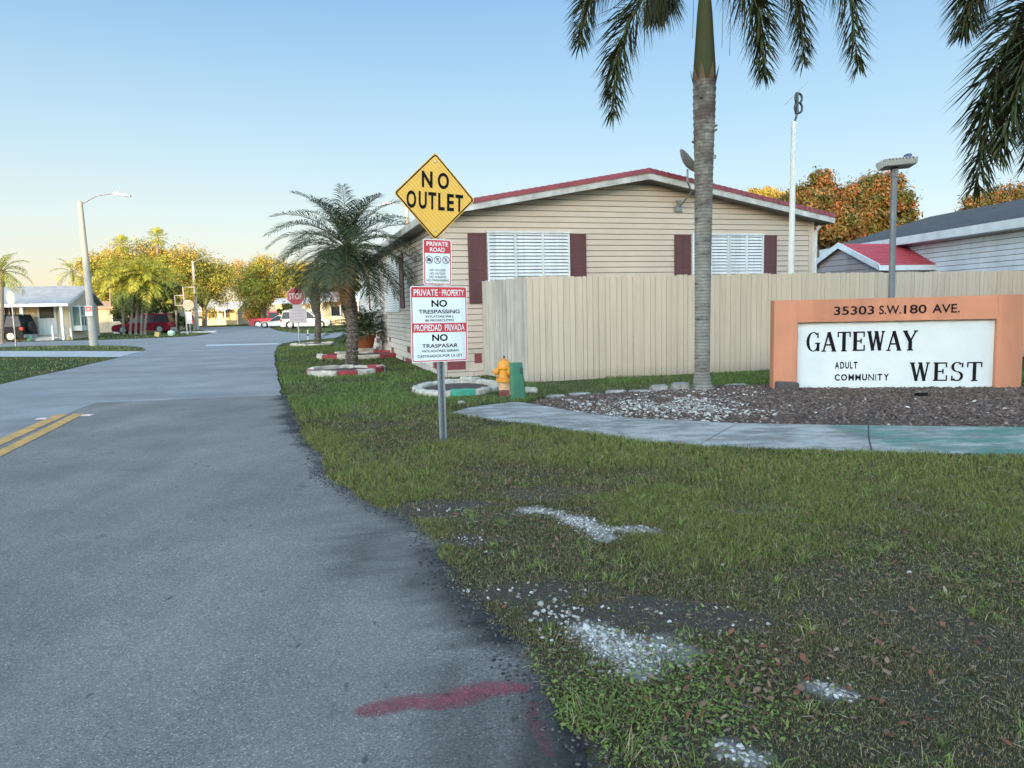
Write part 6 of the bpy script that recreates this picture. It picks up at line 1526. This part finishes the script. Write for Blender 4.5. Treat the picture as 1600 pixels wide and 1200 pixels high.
def simple_house(name, label, loc, rz, L, D, eave, ridge, wm, rm, wins=(), door=None, porch=None, along='x'):
    t = thing(name, label, 'house', loc, rz); mb = MB(); mb.box((0,0,-.05),(L,D,eave))
    if along == 'x': mb.prism([(0,eave),(D,eave),(D/2,ridge)], .01, L-.01, 'x')
    else: mb.prism([(0,eave),(L,eave),(L/2,ridge)], .01, D-.01, 'y')
    mb.build('wall', wm, t); mb = MB(); o_ = .35
    if along == 'x': s_ = (ridge-eave)/(D/2); mb.prism([(-o_,eave-o_*s_+.02),(D/2,ridge+.02),(D+o_,eave-o_*s_+.02),(D+o_,eave-o_*s_+.12),(D/2,ridge+.12),(-o_,eave-o_*s_+.12)], -o_, L+o_, 'x')
    else: s_ = (ridge-eave)/(L/2); mb.prism([(-o_,eave-o_*s_+.02),(L/2,ridge+.02),(L+o_,eave-o_*s_+.02),(L+o_,eave-o_*s_+.12),(L/2,ridge+.12),(-o_,eave-o_*s_+.12)], -o_, D+o_, 'y')
    mb.build('roof', rm, t)
    for (x, z, w_, h_) in wins:
        mb = MB(); mb.box((x-.06,-.04,z-.06),(x+w_+.06,-.001,z+h_+.06)); f = mb.build('window', WHT, t); mb = MB(); mb.box((x,-.055,z),(x+w_,-.041,z+h_)); mb.build('pane', GLS, f)
    if door: mb = MB(); mb.box((door,-.04,0),(door+.9,-.001,2.0)); mb.build('door', WHT, t)
    if porch:
        x0_, x1_, n = porch; mb = MB(); mb.prism([(-2.4,eave-.35),(0.0,eave-.05),(0.0,eave+.05),(-2.4,eave-.25)], x0_, x1_, 'x'); mb.build('porch_roof', WHT, t)
        for k in range(n): xk = x0_+.1+(x1_-x0_-.2)*k/(n-1); mb = MB(); mb.box((xk-.06,-2.3,-.05),(xk+.06,-2.18,eave-.3)); mb.build('porch_post', WHT, t)
        mb = MB(); mb.box((x0_,-2.26,.85),(x1_,-2.2,.95)); mb.box((x0_,-2.24,.0),(x1_,-2.22,.85)); mb.build('porch_screen', wm, t)
    return t
YWL = wmat('yellow_cream_wall', (.55,.46,.28)); GRF = mat('weathered_grey_roof', (.17,.18,.19), .8, .2, 2)
B = gr(152, 517); simple_house('mobile_home', 'plain beige home half hidden behind the palm clump', (atY(150,515,69).x, 69, 0), GRID, 7, 7, 2.3, 2.9, wmat('dull_beige_wall', (.34,.31,.24)), mat('rust_patched_roof', (.40,.27,.20), .8, .3, 1.5), [(1.5,1,1.2,1)], None)
mb = MB(); mb.bbox((-.08,-.08,0),(.08,.08,2.3), .01); o = mb.build('carport_post', WHT); q = gr(161, 519.5); o.location = Z3(q); tag(o, 'white carport post standing left of the dark red crossover', 'post')
simple_house('mobile_home', 'far yellow home with a white verandah left of the burgundy sedan', (atY(316,500,105).x, 105, 0), R(5), 5, 6, 2.3, 3.2, YWL, WHT, [(1,1,.8,.9),(3,1,.8,.9)], 2.1, (0,4,5))
simple_house('mobile_home', 'pale yellow home behind the silver white SUV', (atY(432,500,92).x, 92, 0), R(8), 6, 8, 2.6, 3.3, YWL, WHT, [(1,1,.9,1),(2.6,1,.9,1)], 4.2)
simple_house('mobile_home', 'sunlit yellow home with a screened porch right of the silver SUV', (atY(497,505,80).x, 82, 0), R(12), 9, 8, 2.9, 3.7, YWL, WHT, [(1,1,1.2,1.1),(3.4,1,1.2,1.1),(6,1,1.2,1.1)], None, (0,8,5))

# right: red roofed shed, its gable end turned to the left
S0 = atY(1373, 415, 19.5); zl = S0.z; S0 = Vector((S0.x, S0.y, 0)); zp2 = None
Lx, Dy = 2.15, 2.7
pk = S0+hn*(Dy/2); zp2 = on_plane(1303+35, 380, pk, n_f).z; zp2 = zl+.62
t = thing('garden_shed', 'small shed with a red ribbed metal roof beside the beige home', 'shed', tuple(S0), GRID)
LGT = wmat('grey_lilac_siding', (.34,.33,.36)); PBT = mat('pale_blue_trim', (.55,.62,.68), .5)
mb = MB(); mb.prism([(.0,-.05),(Dy,-.05),(Dy,zl),(Dy/2,zp2),(.0,zl)], .02, Lx, 'x', None, 0)
sg_ = lambda x: zl+(zp2-zl)*(1-abs(x-Dy/2)/(Dy/2))
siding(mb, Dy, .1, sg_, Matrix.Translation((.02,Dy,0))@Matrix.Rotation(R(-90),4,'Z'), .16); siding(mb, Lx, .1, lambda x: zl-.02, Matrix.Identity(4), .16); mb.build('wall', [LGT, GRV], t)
s2 = (zp2-zl)/(Dy/2); mb = MB()
mb.prism([(-.15,zl-.15*s2+.03),(Dy/2,zp2+.03),(Dy+.15,zl-.15*s2+.03),(Dy+.15,zl-.15*s2+.08),(Dy/2,zp2+.08),(-.15,zl-.15*s2+.08)], -.12, Lx+.12, 'x')
for k in range(12):
    z_, y_ = zl-.15*s2+.082+(zp2-zl+.15*s2)*k/12, -.15+(Dy/2+.15)*k/12; mb.prism([(y_,z_),(y_+.05,z_+.05*s2),(y_+.05,z_+.05*s2+.018),(y_,z_+.018)], -.12, Lx+.12, 'x')
rf = mb.build('roof', mat('red_metal_roof', (.36,.055,.07), .5, .15, 2), t)
mb = MB(); mb.prism([(-.17,zl-.17*s2-.05),(Dy/2,zp2-.05),(Dy+.17,zl-.17*s2-.05),(Dy+.17,zl-.17*s2+.11),(Dy/2,zp2+.11),(-.17,zl-.17*s2+.11)], -.16, -.122, 'x'); mb.box((-.16,-.19,zl-.14),(Lx+.14,-.152,zl+.0)); mb.prism([(-.17,zl-.17*s2-.05),(Dy/2,zp2-.05),(Dy/2,zp2+.11),(-.17,zl-.17*s2+.11)], Lx+.122, Lx+.16, 'x')
mb.build('trim', PBT, t)
# blue-white home: long side towards us, running to the right
BH = atY(1600, 343, 15.5); 
bl = [(1420,376.5),(1600,343.5)]
# eave is level, so its two image points give the wall's direction
E1 = None; ez = 3.0
p1 = gr(1420, 376.5, ez) if False else None
def at_height(px, py, z):
    d = ray(px, py); k = (z-EYE)/d.z; return CAM+d*k
ez = 3.05; e1 = at_height(1290, 392, ez); e2 = at_height(1600, 343.5, ez); print('EAVE', e1, e2)
dirE = Vector((e2.x-e1.x, e2.y-e1.y, 0)); dl = dirE.length; aE = math.atan2(dirE.y, dirE.x); dirE.normalize()
t = thing('mobile_home', 'long white blue sided home with a dark grey roof at the right edge', 'house', (e1.x, e1.y, 0), aE)
BLW = wmat('pale_blue_siding', (.52,.58,.66)); LL = dl+7
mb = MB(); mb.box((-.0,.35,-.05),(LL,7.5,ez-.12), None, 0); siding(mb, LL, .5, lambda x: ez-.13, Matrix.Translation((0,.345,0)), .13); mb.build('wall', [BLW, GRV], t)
rz_ = at_height(1600, 319, ez+1.0)
mb = MB(); mb.prism([(.0,ez-.02),(3.9,ez+1.05),(7.8,ez-.02),(7.8,ez+.06),(3.9,ez+1.13),(.0,ez+.06)], -.3, LL, 'x'); rf = mb.build('roof', mat('dark_grey_shingle', (.055,.06,.066), .9, .3, 3, .5, 40, streak=1.2), t)
mb = MB(); mb.box((-.3,-.06,ez-.16),(LL,-.002,ez+.05)); mb.box((-.3,-.002,ez-.165),(LL,.35,ez-.145)); mb.build('gutter', mat('pale_gutter', (.50,.56,.60), .5), rf)
# unseen trees placed behind the camera, height set to shade the whole corner
def shade_trees(name, Y0, x0, x1, hfun, seed, label, leaf):
    r = np.random.default_rng(seed); n = int((x1-x0)*260)
    x = r.uniform(x0, x1, n); hh = hfun(x); z = hh*(r.random(n)**.55); y = Y0+r.normal(0, 1.3, n)
    P = np.stack([x, y, z], 1); nn = r.normal(0,1,(n,3)); nn[:,1] += 1.2*np.sign(r.random(n)-.5); nn /= np.linalg.norm(nn,axis=1)[:,None]
    a1 = np.cross(nn, r.normal(0,1,(n,3))); a1 /= np.linalg.norm(a1,axis=1)[:,None]; a2 = np.cross(nn,a1); s = r.uniform(.3,.75,n)[:,None]
    V = np.stack([P-a2*s,P+a1*s*.7,P+a2*s,P-a1*s*.7],1).reshape(-1,3)
    # solid sheet inside the trees that blocks the sun
    xs_ = np.arange(x0, x1, 1.0); hs = hfun(xs_)*.93; V2 = np.concatenate([np.stack([xs_, xs_*0+Y0, xs_*0],1), np.stack([xs_, xs_*0+Y0, hs],1)]); m_ = len(xs_)
    F2 = np.stack([np.arange(m_-1), np.arange(1,m_), np.arange(1,m_)+m_, np.arange(m_-1)+m_],1)+len(V)
    o = npmesh(name, np.vstack([V,V2]), np.vstack([np.arange(n*4).reshape(n,4), F2]), leaf); tag(o, label, kind='stuff')
SLOPE = math.tan(R(SUN_EL))
def hf(x): return 3.7+(36+45)/math.cos(R(SUN_AZ-180))*SLOPE+1.0*(fbm(x, x*0, .12, 3)-.5)+.8*(fbm(x, x*0, .5, 7)-.5)
shade_trees('shade_trees', -45, -70, 60, hf, 5, 'unseen dark trees behind the camera, placed to shade the corner', GREEN)
